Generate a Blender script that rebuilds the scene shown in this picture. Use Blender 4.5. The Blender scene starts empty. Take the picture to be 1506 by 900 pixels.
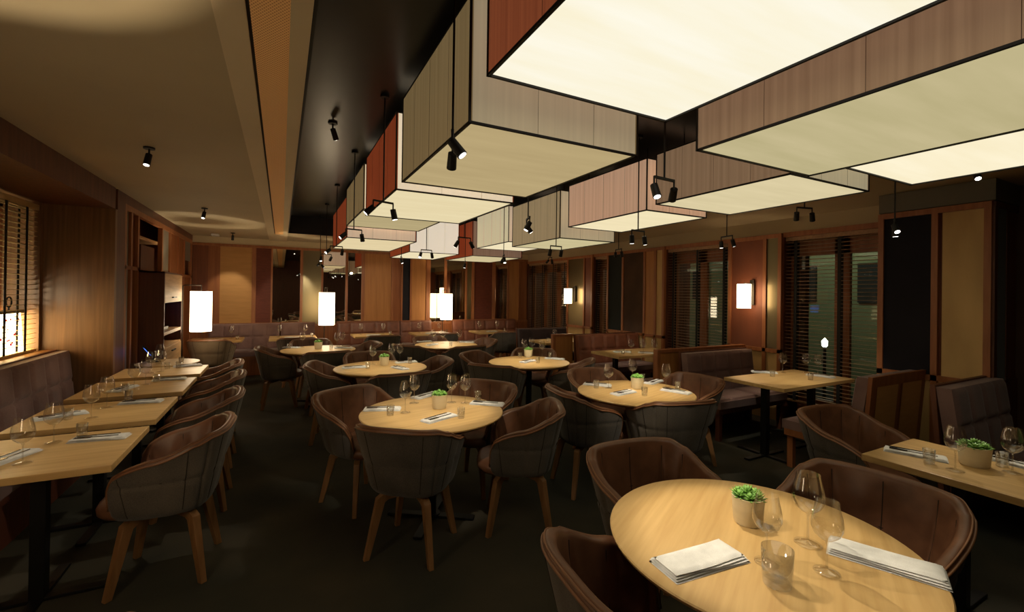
import bpy, bmesh, math, random
from mathutils import Vector, Matrix, Quaternion
random.seed(7)
C = bpy.context.scene.collection
PI = math.pi
R = math.radians

# ------------------------------------------------------------------ camera
def make_camera():
    yaw, pit, rol = R(27.44), R(.244), R(.79)
    fw = Vector((math.sin(yaw)*math.cos(pit), math.cos(yaw)*math.cos(pit), math.sin(pit)))
    r = Vector((math.cos(yaw), -math.sin(yaw), 0)); u = r.cross(fw)
    r2 = math.cos(rol)*r + math.sin(rol)*u; u2 = -math.sin(rol)*r + math.cos(rol)*u
    cd = bpy.data.cameras.new('camera'); co = bpy.data.objects.new('camera', cd); C.objects.link(co)
    m = Matrix((r2, u2, -fw)).transposed().to_4x4(); m.translation = (0, 0, 1.6)
    co.matrix_world = m
    cd.sensor_width = 36; cd.lens = 653.1/1506*36; cd.shift_y = -22/1506; cd.clip_start = .05; cd.clip_end = 100
    bpy.context.scene.camera = co
make_camera()
vs = bpy.context.scene.view_settings
vs.view_transform = 'Standard'; vs.look = 'None'; vs.gamma = 1; vs.exposure = 0; vs.use_curve_mapping = False

# ------------------------------------------------------------------ materials
def new_mat(name):
    m = bpy.data.materials.new(name); m.use_nodes = True; nt = m.node_tree
    for n in list(nt.nodes): nt.nodes.remove(n)
    out = nt.nodes.new('ShaderNodeOutputMaterial')
    return m, nt, out
def lin(c):
    return tuple(((x/255)/12.92 if x/255 <= .04045 else ((x/255+.055)/1.055)**2.4) for x in c) + (1,)
def tex_coords(nt, scale, rot=(0, 0, 0)):
    tc = nt.nodes.new('ShaderNodeTexCoord'); mp = nt.nodes.new('ShaderNodeMapping')
    mp.inputs['Scale'].default_value = scale; mp.inputs['Rotation'].default_value = rot
    nt.links.new(tc.outputs['Object'], mp.inputs['Vector']); return mp.outputs[0]
def ramp(nt, fac, stops):
    r = nt.nodes.new('ShaderNodeValToRGB'); cr = r.color_ramp
    while len(cr.elements) < len(stops): cr.elements.new(.5)
    for e, (p, c) in zip(cr.elements, stops): e.position = p; e.color = c
    nt.links.new(fac, r.inputs[0]); return r.outputs[0]
def streaky(name, c1, c2, scale, rough=.5, spec=.5, bump=.0, emit=0, emit_col=None, coat=0, detail=4, rot=(0, 0, 0), lo=.3, hi=.7):
    """two-tone noise stretched along one axis: wood veneer, woven cloth, brushed plaster"""
    m, nt, out = new_mat(name)
    v = tex_coords(nt, scale, rot)
    n = nt.nodes.new('ShaderNodeTexNoise'); n.inputs['Scale'].default_value = 1; n.inputs['Detail'].default_value = detail
    nt.links.new(v, n.inputs['Vector'])
    col = ramp(nt, n.outputs[0], [(lo, lin(c1)), (hi, lin(c2))])
    b = nt.nodes.new('ShaderNodeBsdfPrincipled')
    nt.links.new(col, b.inputs['Base Color'])
    b.inputs['Roughness'].default_value = rough; b.inputs['Specular IOR Level'].default_value = spec
    b.inputs['Coat Weight'].default_value = coat; b.inputs['Coat Roughness'].default_value = .25
    if bump:
        bp = nt.nodes.new('ShaderNodeBump'); bp.inputs['Strength'].default_value = bump; bp.inputs['Distance'].default_value = .002
        nt.links.new(n.outputs[0], bp.inputs['Height']); nt.links.new(bp.outputs[0], b.inputs['Normal'])
    if emit:
        nt.links.new(col, b.inputs['Emission Color']); b.inputs['Emission Strength'].default_value = emit
    nt.links.new(b.outputs[0], out.inputs[0]); return m
def plain(name, c, rough=.5, metal=0, spec=.5, coat=0, sheen=0):
    return streaky2(name, c, rough, metal, spec, coat, sheen)
def streaky2(name, c, rough, metal, spec, coat, sheen):
    m, nt, out = new_mat(name)
    b = nt.nodes.new('ShaderNodeBsdfPrincipled')
    n = nt.nodes.new('ShaderNodeTexNoise'); n.inputs['Scale'].default_value = 9
    nt.links.new(tex_coords(nt, (1, 1, 1)), n.inputs['Vector'])
    d = tuple(int(x*.9) for x in c)
    nt.links.new(ramp(nt, n.outputs[0], [(.35, lin(d)), (.65, lin(c))]), b.inputs['Base Color'])
    b.inputs['Roughness'].default_value = rough; b.inputs['Metallic'].default_value = metal
    b.inputs['Specular IOR Level'].default_value = spec; b.inputs['Coat Weight'].default_value = coat
    b.inputs['Sheen Weight'].default_value = sheen
    nt.links.new(b.outputs[0], out.inputs[0]); return m
def woven(name, c1, c2, s=260, rough=.9, bump=.4, sheen=.2, big=3.0):
    """cloth: fine crossed threads over a large soft variation"""
    m, nt, out = new_mat(name)
    v = tex_coords(nt, (1, 1, 1))
    a = nt.nodes.new('ShaderNodeTexNoise'); a.inputs['Scale'].default_value = s; a.inputs['Detail'].default_value = 2
    nt.links.new(v, a.inputs['Vector'])
    w = nt.nodes.new('ShaderNodeTexNoise'); w.inputs['Scale'].default_value = big; nt.links.new(v, w.inputs['Vector'])
    mx = nt.nodes.new('ShaderNodeMath'); mx.operation = 'MULTIPLY_ADD'
    nt.links.new(w.outputs[0], mx.inputs[0]); mx.inputs[1].default_value = .5
    hf = nt.nodes.new('ShaderNodeMath'); hf.operation = 'MULTIPLY'; hf.inputs[1].default_value = .5
    nt.links.new(a.outputs[0], hf.inputs[0]); nt.links.new(hf.outputs[0], mx.inputs[2])
    col = ramp(nt, mx.outputs[0], [(.38, lin(c1)), (.62, lin(c2))])
    b = nt.nodes.new('ShaderNodeBsdfPrincipled'); nt.links.new(col, b.inputs['Base Color'])
    b.inputs['Roughness'].default_value = rough; b.inputs['Specular IOR Level'].default_value = .2; b.inputs['Sheen Weight'].default_value = sheen
    bp = nt.nodes.new('ShaderNodeBump'); bp.inputs['Strength'].default_value = bump; bp.inputs['Distance'].default_value = .002
    nt.links.new(a.outputs[0], bp.inputs['Height']); nt.links.new(bp.outputs[0], b.inputs['Normal'])
    nt.links.new(b.outputs[0], out.inputs[0]); return m
def glow(name, c, strength, c2=None, scale=(1, 1, 1)):
    m, nt, out = new_mat(name)
    n = nt.nodes.new('ShaderNodeTexNoise'); n.inputs['Scale'].default_value = 1; n.inputs['Detail'].default_value = 5
    nt.links.new(tex_coords(nt, scale), n.inputs['Vector'])
    col = ramp(nt, n.outputs[0], [(.3, lin(c2 or c)), (.7, lin(c))])
    e = nt.nodes.new('ShaderNodeEmission'); nt.links.new(col, e.inputs[0]); e.inputs[1].default_value = strength
    nt.links.new(e.outputs[0], out.inputs[0]); return m
def thin_glass(name, tint=(1, 1, 1), fac=.06, top=.7, rough=.02):
    m, nt, out = new_mat(name)
    t = nt.nodes.new('ShaderNodeBsdfTransparent'); t.inputs[0].default_value = tint + (1,)
    g = nt.nodes.new('ShaderNodeBsdfGlossy'); g.inputs['Roughness'].default_value = rough
    lw = nt.nodes.new('ShaderNodeLayerWeight'); lw.inputs[0].default_value = .25
    mr = nt.nodes.new('ShaderNodeMapRange'); mr.inputs[3].default_value = fac; mr.inputs[4].default_value = top
    nt.links.new(lw.outputs['Facing'], mr.inputs[0])
    mx = nt.nodes.new('ShaderNodeMixShader'); nt.links.new(mr.outputs[0], mx.inputs[0])
    nt.links.new(t.outputs[0], mx.inputs[1]); nt.links.new(g.outputs[0], mx.inputs[2])
    nt.links.new(mx.outputs[0], out.inputs[0]); return m
def mirror(name, tint, rough=.03):
    m, nt, out = new_mat(name)
    g = nt.nodes.new('ShaderNodeBsdfGlossy'); g.inputs['Roughness'].default_value = rough; g.inputs[0].default_value = lin(tint)
    nt.links.new(g.outputs[0], out.inputs[0]); return m

M = dict(
    oak=streaky('oak_table', (180, 142, 86), (208, 172, 114), (2.2, 34, 34), .38, .5, .05, lo=.25, hi=.75),
    oak_y=streaky('oak_table_across', (176, 138, 84), (204, 168, 110), (34, 2.2, 34), .38, .5, .05, lo=.25, hi=.75),
    oak_edge=streaky('oak_edge', (150, 104, 54), (186, 138, 80), (4, 4, 60), .4, .5),
    leg=streaky('chair_leg_wood', (128, 90, 54), (154, 112, 70), (30, 30, 3), .5),
    wood=streaky('warm_wall_wood', (128, 72, 34), (150, 90, 46), (26, 26, 1.4), .5),
    wood2=streaky('red_wall_wood', (104, 52, 26), (128, 68, 34), (30, 30, 1.4), .5),
    wood_light=streaky('honey_wall_wood', (168, 112, 58), (186, 128, 70), (24, 24, 1.2), .55),
    frame=streaky('panel_frame_wood', (140, 84, 46), (164, 104, 62), (30, 30, 3), .45),
    frame_d=streaky('dark_frame_wood', (84, 46, 28), (108, 62, 38), (30, 30, 3), .5),
    veneer=streaky('alcove_veneer', (110, 78, 48), (138, 100, 64), (40, 40, 1.5), .45),
    dark_veneer=streaky('cabinet_veneer', (84, 44, 28), (104, 56, 36), (40, 40, 1.5), .45),
    cab=streaky('cabinet_front_oak', (178, 138, 92), (206, 166, 116), (30, 3, 30), .5),
    ply=streaky('yellow_panel_cloth', (186, 152, 96), (208, 172, 112), (5, 5, 1.5), .6),
    ply_b=streaky('yellow_back_panel', (178, 130, 72), (190, 140, 80), (4, 4, 30), .65),
    sienna=streaky('sienna_panel', (112, 60, 36), (124, 68, 42), (8, 8, 2), .6),
    red=streaky('red_brown_panel', (92, 38, 20), (106, 46, 26), (8, 8, 30), .65),
    navy=woven('dark_navy_cloth', (26, 25, 32), (34, 33, 40), 300),
    blackgreen=woven('black_green_cloth', (18, 24, 22), (28, 34, 30), 300),
    brownp=woven('brown_panel_cloth', (66, 46, 34), (84, 60, 44), 300),
    smoke=mirror('smoked_mirror', (128, 116, 88), .32),
    mirror=mirror('mirror_glass', (205, 196, 180), .015),
    ceil=streaky('ceiling_plaster', (170, 154, 124), (178, 162, 130), (1.2, 1.2, 1.2), .7, .3),
    ceil2=streaky('bulkhead_plaster', (196, 178, 144), (204, 186, 150), (1.2, 1.2, 1.2), .6, .3),
    black_ceil=plain('recess_gloss_black', (34, 33, 30), .3, 0, .35),
    blackm=plain('matt_black_metal', (20, 19, 18), .5, .3),
    steel=plain('brushed_steel', (150, 145, 135), .3, 1),
    darksteel=plain('dark_steel', (70, 64, 56), .4, .8),
    shell=woven('tub_shell_cloth', (70, 64, 58), (108, 98, 86), 330),
    taupe=woven('taupe_shell_cloth', (120, 104, 82), (146, 126, 100), 330),
    leather=streaky('brown_leather', (98, 64, 44), (120, 80, 56), (14, 14, 14), .38, .5, .15, detail=6),
    piping=plain('leather_piping', (140, 96, 64), .4),
    bench=woven('plum_bench_cloth', (104, 78, 74), (140, 110, 102), 300),
    bench_d=woven('deep_plum_cloth', (66, 54, 58), (88, 74, 76), 300),
    brownleather=streaky('bench_leather', (112, 66, 48), (134, 82, 60), (8, 8, 8), .4, .5, .1),
    napkin=woven('white_linen', (200, 198, 194), (226, 224, 220), 600, .9, .25, .1, 20),
    cutlery=plain('cutlery_steel', (96, 92, 88), .2, 1),
    pot=streaky('beige_pot', (206, 192, 158), (228, 216, 184), (3, 3, 14), .7),
    soil=plain('pot_soil', (48, 36, 26), .9),
    leaf=streaky('succulent_leaf', (84, 134, 48), (144, 194, 92), (30, 30, 30), .45, .5),
    glass=thin_glass('drinking_glass', (.95, .95, .94), .10, .75, .04),
    pane=thin_glass('window_pane', (.92, .95, .93), .04, .5),
    shade=glow('lamp_shade_glow', (255, 232, 196), 8, (255, 222, 172), (2, 2, 2)),
    shade2=glow('sconce_shade_glow', (255, 224, 178), 9.0, (255, 218, 168), (2, 2, 2)),
    lens=glow('spot_lens_glow', (255, 250, 240), 6),
    lensd=glow('spot_lens_dim', (255, 240, 215), 1.2),
    slat=streaky('blind_slat_wood', (140, 108, 76), (170, 136, 98), (4, 30, 30), .45),
    slat_l=streaky('blind_slat_pale', (196, 166, 110), (214, 184, 130), (30, 4, 30), .45),
    tape=plain('blind_tape', (22, 20, 18), .8),
    seam=plain('seam_thread', (46, 36, 29), .9),
    stitch=plain('cloth_stitch', (96, 78, 62), .9),
    rib=plain('black_piping', (12, 11, 10), .6),
    screen=glow('blue_screen', (60, 70, 235), 1.2, (100, 150, 255), (9, 9, 9)),
    ext=streaky('outside_render', (108, 116, 88), (120, 126, 98), (.7, .7, .7), .9),
    ext_d=plain('outside_dark', (30, 34, 36), .9),
    winlit=glow('outside_window_light', (200, 215, 225), 1.1, (120, 140, 90), (1.5, 1.5, 1.5)),
    lantern=glow('lantern_glow', (255, 228, 170), 15, (255, 220, 155), (4, 4, 4)),
    cerise=glow('lantern_red_bead', (230, 60, 60), .9),
    capgrey=streaky('grey_pier_cap', (96, 92, 78), (106, 100, 86), (1, 1, 1), .6),
    smokegrey=streaky('grey_pane', (120, 116, 104), (136, 132, 118), (1, 1, 1), .4),
)
def carpet():
    m, nt, out = new_mat('dark_carpet')
    v = tex_coords(nt, (1, 1, 1))
    a = nt.nodes.new('ShaderNodeTexNoise'); a.inputs['Scale'].default_value = 1.1; a.inputs['Detail'].default_value = 4; nt.links.new(v, a.inputs['Vector'])
    ck = nt.nodes.new('ShaderNodeTexNoise'); ck.inputs['Scale'].default_value = 160; nt.links.new(v, ck.inputs['Vector'])
    col = ramp(nt, a.outputs[0], [(.35, lin((50, 51, 45))), (.65, lin((72, 66, 54)))])
    b = nt.nodes.new('ShaderNodeBsdfPrincipled'); nt.links.new(col, b.inputs['Base Color']); b.inputs['Roughness'].default_value = .85
    b.inputs['Specular IOR Level'].default_value = .15
    bp = nt.nodes.new('ShaderNodeBump'); bp.inputs['Strength'].default_value = .3; bp.inputs['Distance'].default_value = .003
    nt.links.new(ck.outputs[0], bp.inputs['Height']); nt.links.new(bp.outputs[0], b.inputs['Normal'])
    nt.links.new(b.outputs[0], out.inputs[0]); return m
M['carpet'] = carpet()
def cane():
    """woven rattan mesh of the ceiling grille"""
    m, nt, out = new_mat('cane_weave')
    v = tex_coords(nt, (1, 1, 1)); sx = nt.nodes.new('ShaderNodeSeparateXYZ'); nt.links.new(v, sx.inputs[0])
    def wave(o, f):
        a = nt.nodes.new('ShaderNodeMath'); a.operation = 'MULTIPLY'; a.inputs[1].default_value = f; nt.links.new(o, a.inputs[0])
        b = nt.nodes.new('ShaderNodeMath'); b.operation = 'SINE'; nt.links.new(a.outputs[0], b.inputs[0]); return b.outputs[0]
    p = nt.nodes.new('ShaderNodeMath'); p.operation = 'MULTIPLY'
    nt.links.new(wave(sx.outputs[0], 2*PI/.0127), p.inputs[0]); nt.links.new(wave(sx.outputs[1], 2*PI/.02), p.inputs[1])
    col = ramp(nt, p.outputs[0], [(0.0, lin((255, 206, 138))), (.6, lin((206, 142, 80)))])
    b = nt.nodes.new('ShaderNodeBsdfPrincipled'); nt.links.new(col, b.inputs['Base Color']); b.inputs['Roughness'].default_value = .6
    nt.links.new(b.outputs[0], out.inputs[0]); return m
M['cane'] = cane()

# ------------------------------------------------------------------ mesh helpers
class MB:
    def __init__(s): s.v = []; s.f = []
    def add(s, vs_, fs):
        n = len(s.v); s.v += [tuple(p) for p in vs_]; s.f += [tuple(i+n for i in f) for f in fs]; return s
    def box(s, x0, y0, z0, x1, y1, z1, M4=None):
        p = [(x0, y0, z0), (x1, y0, z0), (x1, y1, z0), (x0, y1, z0), (x0, y0, z1), (x1, y0, z1), (x1, y1, z1), (x0, y1, z1)]
        if M4 is not None: p = [M4 @ Vector(q) for q in p]
        return s.add(p, [(0, 3, 2, 1), (4, 5, 6, 7), (0, 1, 5, 4), (1, 2, 6, 5), (2, 3, 7, 6), (3, 0, 4, 7)])
    def lathe(s, prof, n=32, c=(0, 0, 0), close=True):
        vs_ = []; fs = []
        for (r, z) in prof:
            for k in range(n):
                a = 2*PI*k/n; vs_.append((c[0]+r*math.cos(a), c[1]+r*math.sin(a), c[2]+z))
        for i in range(len(prof)-1):
            for k in range(n):
                k2 = (k+1) % n; fs.append((i*n+k, i*n+k2, (i+1)*n+k2, (i+1)*n+k))
        if close:
            if prof[0][0] > 1e-4: fs.append(tuple(reversed(range(n))))
            if prof[-1][0] > 1e-4: fs.append(tuple(range((len(prof)-1)*n, len(prof)*n)))
        return s.add(vs_, fs)
    def tube(s, pts, r, n=8, cap=True):
        pts = [Vector(p) for p in pts]; vs_ = []; fs = []
        rr = r if isinstance(r, (list, tuple)) else [r]*len(pts)
        ref = None
        for i, p in enumerate(pts):
            t = (pts[min(i+1, len(pts)-1)] - pts[max(i-1, 0)]).normalized()
            if ref is None:
                ref = Vector((0, 0, 1)) if abs(t.z) < .9 else Vector((1, 0, 0))
            u = t.cross(ref).normalized(); w = u.cross(t).normalized(); ref = w
            for k in range(n):
                a = 2*PI*k/n; vs_.append(p + (u*math.cos(a) + w*math.sin(a))*rr[i])
        for i in range(len(pts)-1):
            for k in range(n):
                k2 = (k+1) % n; fs.append((i*n+k, i*n+k2, (i+1)*n+k2, (i+1)*n+k))
        if cap: fs.append(tuple(reversed(range(n)))); fs.append(tuple(range((len(pts)-1)*n, len(pts)*n)))
        return s.add(vs_, fs)
    def grid(s, fn, nu, nv, wrap=False):
        vs_ = [fn(i/(nu), j/(nv)) for i in range(nu+1) for j in range(nv+1)]
        fs = [(i*(nv+1)+j, (i+1)*(nv+1)+j, (i+1)*(nv+1)+j+1, i*(nv+1)+j+1) for i in range(nu) for j in range(nv)]
        return s.add(vs_, fs)
    def build(s, name, mat, parent=None, smooth=False, bevel=0, seg=2, loc=None, rz=0, recalc=True, weld=False, extra=None):
        nf = len(s.f)
        if extra: s.add(extra[0].v, extra[0].f)
        me = bpy.data.meshes.new(name); me.from_pydata(s.v, [], s.f)
        if recalc or weld:
            bm = bmesh.new(); bm.from_mesh(me)
            if weld: bmesh.ops.remove_doubles(bm, verts=bm.verts, dist=1e-4)
            bmesh.ops.recalc_face_normals(bm, faces=bm.faces); bm.to_mesh(me); bm.free()
        me.materials.append(mat)
        if extra:
            me.materials.append(extra[1])
            for i in range(nf, len(me.polygons)): me.polygons[i].material_index = 1
        if smooth:
            me.polygons.foreach_set('use_smooth', [True]*len(me.polygons))
            if smooth != 'all': me.set_sharp_from_angle(angle=R(40))
        o = bpy.data.objects.new(name, me); C.objects.link(o)
        if parent: o.parent = parent
        if loc: o.location = loc
        o.rotation_euler.z = rz
        if bevel:
            b = o.modifiers.new('bevel', 'BEVEL'); b.width = bevel; b.segments = seg; b.limit_method = 'ANGLE'
        return o
def tag(o, label=None, cat=None, group=None, kind=None):
    if label: o['label'] = label
    if cat: o['category'] = cat
    if group: o['group'] = group
    if kind: o['kind'] = kind
    return o
def empty(name, loc=(0, 0, 0), rz=0):
    o = bpy.data.objects.new(name, None); C.objects.link(o); o.location = loc; o.rotation_euler.z = rz
    o.empty_display_size = .05; return o
KIDS = {}
def copy_tree(o, parent=None):
    c = o.copy(); C.objects.link(c)
    if parent: c.parent = parent
    for ch in list(o.children): copy_tree(ch, c)
    return c
def struct(name, mb, mat, **k): return tag(mb.build(name, mat, **k), kind='structure')
def Bx(*a): return MB().box(*a)
class Proto:
    """first use hands out the built thing itself, later uses hand out copies"""
    def __init__(s, o): s.o = o; s.used = False
    def place(s, loc, rz, label, cat, group=None, scale=None):
        o = s.o if not s.used else copy_tree(s.o)
        s.used = True; o.location = loc; o.rotation_euler.z = rz
        if scale: o.scale = scale
        return tag(o, label, cat, group)
def protocopy(p):
    return p

# ------------------------------------------------------------------ room shell
XL, XR, YB, YF = -1.49, 5.72, 10.15, -2.0      # left plane, right plane, back, front
ZC, ZR, XA = 2.6, 2.92, -2.02                  # soffit, recess ceiling, alcove window plane
struct('floor', Bx(-2.6, YF-.1, -.1, 7.2, YB+.1, 0), M['carpet'])
struct('wall_front', Bx(-2.6, YF-.1, 0, 7.2, YF, 3.1), M['dark_veneer'])
struct('wall_back', Bx(-2.6, YB+.02, 0, 7.2, YB+.14, 3.1), M['wood2'])
# ceiling: left slab, bulkhead with grille, recess, right soffit
struct('ceiling', Bx(-2.6, YF, ZC, -.23, YB+.02, ZC+.5), M['ceil'])
struct('ceiling_bulkhead', MB().box(-.228, YF, ZC-.02, -.125, 8.9, ZC+.5).box(.015, YF, ZC-.02, .085, 8.9, ZC+.5).box(-.228, 8.9, ZC-.02, .085, YB+.02, ZC+.5), M['ceil2'])
g = struct('ceiling_grille', Bx(-.112, YF, ZC-.018, .015, 8.9, ZC+.02), M['cane'])
struct('trim_grille_gap', Bx(-.125, YF, ZC-.005, -.112, 8.9, ZC+.02), M['rib'])
struct('ceiling_soffit', MB().box(4.25, YF, ZC, 7.2, YB+.02, ZC+.5).box(.085, 8.78, ZC, 4.25, YB+.02, ZC+.5), M['ceil'])
struct('ceiling_recess', Bx(.0, YF, ZR, 4.4, 8.9, ZR+.15), M['black_ceil'])
struct('trim_recess', MB().box(.085, YF, ZC-.0, .1, 8.78, ZR).box(.1, 8.765, ZC, 4.25, 8.78, ZR).box(4.235, YF, ZC, 4.25, 8.765, ZR), M['rib'])
# --- left side: window alcove, end panel, pillar, frame wall
struct('wall_left_sill', Bx(XA-.36, YF, 0, XA, 5.8, .95), M['veneer'])
struct('wall_left_head', Bx(XA-.36, YF, 2.4, XA, 6.05, 2.6), M['veneer'])
struct('wall_left_front', Bx(XA-.36, YF, .95, XA, 1.2, 2.4), M['veneer'])
struct('wall_left_jamb', Bx(XA-.36, 5.755, .95, XA, 6.05, 2.4), M['veneer'])
struct('wall_left_bulkhead', Bx(XA, YF, 2.39, XL, 5.8, ZC), M['frame_d'])
struct('wall_left_end', Bx(XA, 5.8, 0, XL, 5.86, 2.39), M['veneer'])
struct('trim_pillar', MB().box(XA, 5.86, 0, XL, 6.12, ZC), M['frame_d'])
struct('trim_sill', Bx(XA-.1, 1.2, .965, -1.9, 5.8, .995), M['oak_edge'])
# far left wall behind cabinet
struct('wall_left_rear', Bx(XL-.45, 6.12, 0, XL-.35, YB+.02, ZC), M['wood'])
def framed(name, parts): return parts
fl = MB()
for (y0, y1, z0, z1) in [(6.12, YB, 2.44, 2.5), (6.12, 6.66, 1.8, 1.84), (7.74, YB, 1.8, 1.84)]: fl.box(XL-.05, y0, z0, XL, y1, z1)
for y in (6.12, 6.34, 6.6, 7.78, 8.3, 8.9, 9.4, 10.09): fl.box(XL-.05, y, 0 if y < 6.66 or y > 7.7 else 1.84, XL, y+.06, 2.44)
struct('trim_left_frame', fl, M['frame'])
fl2 = MB().box(XL-.04, 8.96, 1.84, XL-.02, 9.4, 2.44).box(XL-.04, 8.36, 0, XL-.02, 8.9, 2.44).box(XL-.04, 9.46, 0, XL-.02, 10.09, 1.8)
struct('wall_left_panel', fl2, M['wood'])
struct('wall_left_pane', MB().box(XL-.035, 7.84, 1.84, XL-.025, 8.3, 2.44).box(XL-.035, 9.46, 2.1, XL-.025, 10.09, 2.44).box(XL-.035, 6.18, .0, XL-.025, 6.34, 1.8).box(XL-.035, 6.18, 1.84, XL-.025, 6.34, 2.44), M['smokegrey'])
struct('wall_left_above', Bx(XL-.05, 6.12, 2.5, XL, YB, ZC), M['dark_veneer'])
# dark boxes in the cubby above the cabinet
tag(Bx(XL-.33, 6.95, 1.82, XL-.05, 7.6, 2.14).build('storage_box', M['dark_veneer'], bevel=.005), 'dark storage box standing on top of the tall service cabinet', 'box')
struct('trim_cubby', MB().box(XL-.34, 6.66, 2.2, XL-.05, 7.78, 2.24).box(XL-.345, 6.66, 2.24, XL-.34, 7.78, 2.44), M['cab'])

# tall service cabinet
def cabinet():
    root = empty('service_cabinet', (XL, 6.68, 0))
    tag(root, 'tall dark-sided service cabinet with pale oak front and lit blue screen niche', 'cabinet')
    x0, x1, y1, h = -.25, .24, 1.06, 1.8
    b = MB().box(x0, 0, 0, x1, .02, h).box(x0, y1-.02, 0, x1, y1, h).box(x0, 0, h-.02, x1, y1, h).box(x0, 0, 0, x0+.02, y1, h).box(x0, 0, .08, x1, y1, .1)
    b.build('body', M['dark_veneer'], root, bevel=.002)
    MB().box(x0, .02, 1.02, x1-.005, y1-.02, 1.06).box(x0, .02, .86, x1-.005, y1-.02, .88).build('shelf', M['cab'], root)
    MB().box(x0+.02, .02, 1.06, x0+.06, y1-.02, 1.42).box(x0+.02, .02, .88, x0+.06, y1-.02, 1.02).build('niche_back', M['ext_d'], root)
    d = Bx(x1-.02, .02, 1.42, x1+.002, y1-.02, 1.78).build('door', M['cab'], root, bevel=.002)
    Bx(x1+.002, .42, 1.475, x1+.02, .62, 1.49).build('handle', M['blackm'], d)
    d = Bx(x1-.02, .02, .1, x1+.002, y1-.02, .86).build('door', M['cab'], root, bevel=.002)
    Bx(x1+.002, .42, .79, x1+.02, .62, .805).build('handle', M['blackm'], d)
cabinet()
def display():
    t = empty('till_screen', (XL+.08, 7.2, 1.06)); tag(t, 'black till with glowing blue screen standing in the cabinet niche', 'screen')
    MB().box(-.08, -.16, 0, .08, .16, .04).box(-.02, -.03, .04, .02, .03, .1).build('stand', M['blackm'], t, bevel=.004)
    q = MB(); mt = Matrix.Rotation(R(-12), 4, 'Y'); q.box(-.01, -.2, .09, .01, .2, .33, mt); q.build('case', M['blackm'], t, bevel=.003)
    MB().box(.0105, -.18, .11, .0125, .06, .31, mt).build('screen', M['screen'], t)
display()

# --- back wall panels -------------------------------------------------------
ZB0, ZB1 = .9, 2.42
def panel_y(x0, x1, mat, y=YB, z0=ZB0, z1=ZB1, nm='wall_back_panel', t=.012):
    return struct(nm, Bx(x0, y-t, z0, x1, y+.03, z1), mat)
backp = [(-1.47, -1.24, 'wood2'), (-1.24, -1.05, 'wood'), (-1.05, -.52, 'ply_b'), (-.45, -.19, 'red'), (-.16, .34, 'mirror'), (.39, .74, 'smoke'), (.78, 1.22, 'mirror'), (1.27, 1.55, 'mirror'),
         (1.62, 2.19, 'wood_light'), (2.24, 2.42, 'wood'), (2.45, 2.62, 'navy'), (2.66, 3.0, 'wood_light'), (3.1, 3.44, 'mirror'), (3.5, 3.98, 'mirror'), (4.02, 4.14, 'smoke'), (4.21, 4.7, 'red'), (4.78, 5.12, 'mirror'), (5.17, 5.45, 'wood_light'), (5.47, 5.7, 'wood')]
for x0, x1, m in backp: panel_y(x0, x1, M[m])
fb = MB().box(XL, YB-.03, ZB1, XR, YB+.02, ZB1+.05).box(XL, YB-.03, ZB0-.05, XR, YB+.02, ZB0)
edges = [-.52, -.19, .34, .74, 1.22, 1.55, 2.19, 2.42, 2.62, 3.0, 3.44, 3.98, 4.14, 4.7, 5.12, 5.45]
nxt = [-.45, -.16, .39, .78, 1.27, 1.62, 2.24, 2.45, 2.66, 3.1, 3.5, 4.02, 4.21, 4.78, 5.17, 5.47]
for a, b in zip(edges, nxt): fb.box(a, YB-.03, ZB0, b, YB+.02, ZB1)
struct('trim_back_frame', fb, M['frame'])
struct('wall_back_lower', Bx(XL, YB-.02, 0, XR, YB+.02, ZB0-.05), M['wood'])
struct('wall_back_upper', Bx(XL, YB-.01, ZB1+.05, XR, YB+.02, ZC), M['ceil2'])

# --- right wall -------------------------------------------------------------
def panel_x(y0, y1, mat, x=XR-.02, z0=.92, z1=2.36, nm='wall_right_panel'):
    return struct(nm, Bx(x-.006, y0, z0, x+.03, y1, z1), mat)
def pier(x, y0, y1, splits, nm):
    """one framed pier between two windows; splits = [(y0,y1,mat)]"""
    struct('wall_right_'+nm, Bx(x+.02, y0, 0, x+.6, y1, 2.42), M['wood2'])
    f = MB().box(x-.025, y0, 2.36, x+.02, y1, 2.41).box(x-.025, y0, .87, x+.02, y1, .92)
    f.box(x-.025, y0, .0, x+.02, y0+.045, 2.36); f.box(x-.025, y1-.045, 0, x+.02, y1, 2.36)
    for (a, b, m) in splits[1:]: f.box(x-.025, a-.045, .0, x+.02, a, 2.36)
    struct('trim_pier_'+nm, f, M['frame'])
    for (a, b, m) in splits: panel_x(a, b, M[m], x=x)
    struct('wall_right_base_'+nm, Bx(x-.002, y0+.045, .0, x+.02, y1-.045, .87), M['ply'])
pier(5.7, 3.46, 4.22, [(3.505, 3.66, 'smoke'), (3.705, 4.175, 'sienna')], 'sconce')
pier(5.7, 5.42, 6.9, [(5.465, 5.6, 'ply'), (5.645, 5.86, 'wood_light'), (5.905, 6.42, 'brownp'), (6.465, 6.855, 'blackgreen')], 'middle')
pier(5.7, 7.36, 8.28, [(7.405, 7.62, 'sienna'), (7.665, 8.235, 'smoke')], 'far')
pier(5.18, 1.42, 2.2, [(1.465, 1.73, 'ply'), (1.80, 2.155, 'navy')], 'near')
struct('wall_right_header', MB().box(XR, 2.2, 2.42, XR+.5, YB, ZC).box(5.8, YF, 2.42, XR+.5, 1.40, ZC), M['ceil'])
struct('wall_right_cap', Bx(5.17, 1.40, 2.42, 5.8, 2.2, ZC-.004), M['capgrey'])
struct('wall_right_return', MB().box(5.2, 1.405, .0, 5.78, 1.42, .92).box(5.2, 1.405, 2.36, 5.78, 1.42, 2.41).box(5.18, 1.405, 0, 5.24, 1.42, 2.36).box(5.44, 1.405, .9, 5.5, 1.42, 2.36), M['frame_d'])
struct('wall_right_slot', Bx(5.24, 1.41, .92, 5.44, 1.425, 2.36), M['blackgreen'])
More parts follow.
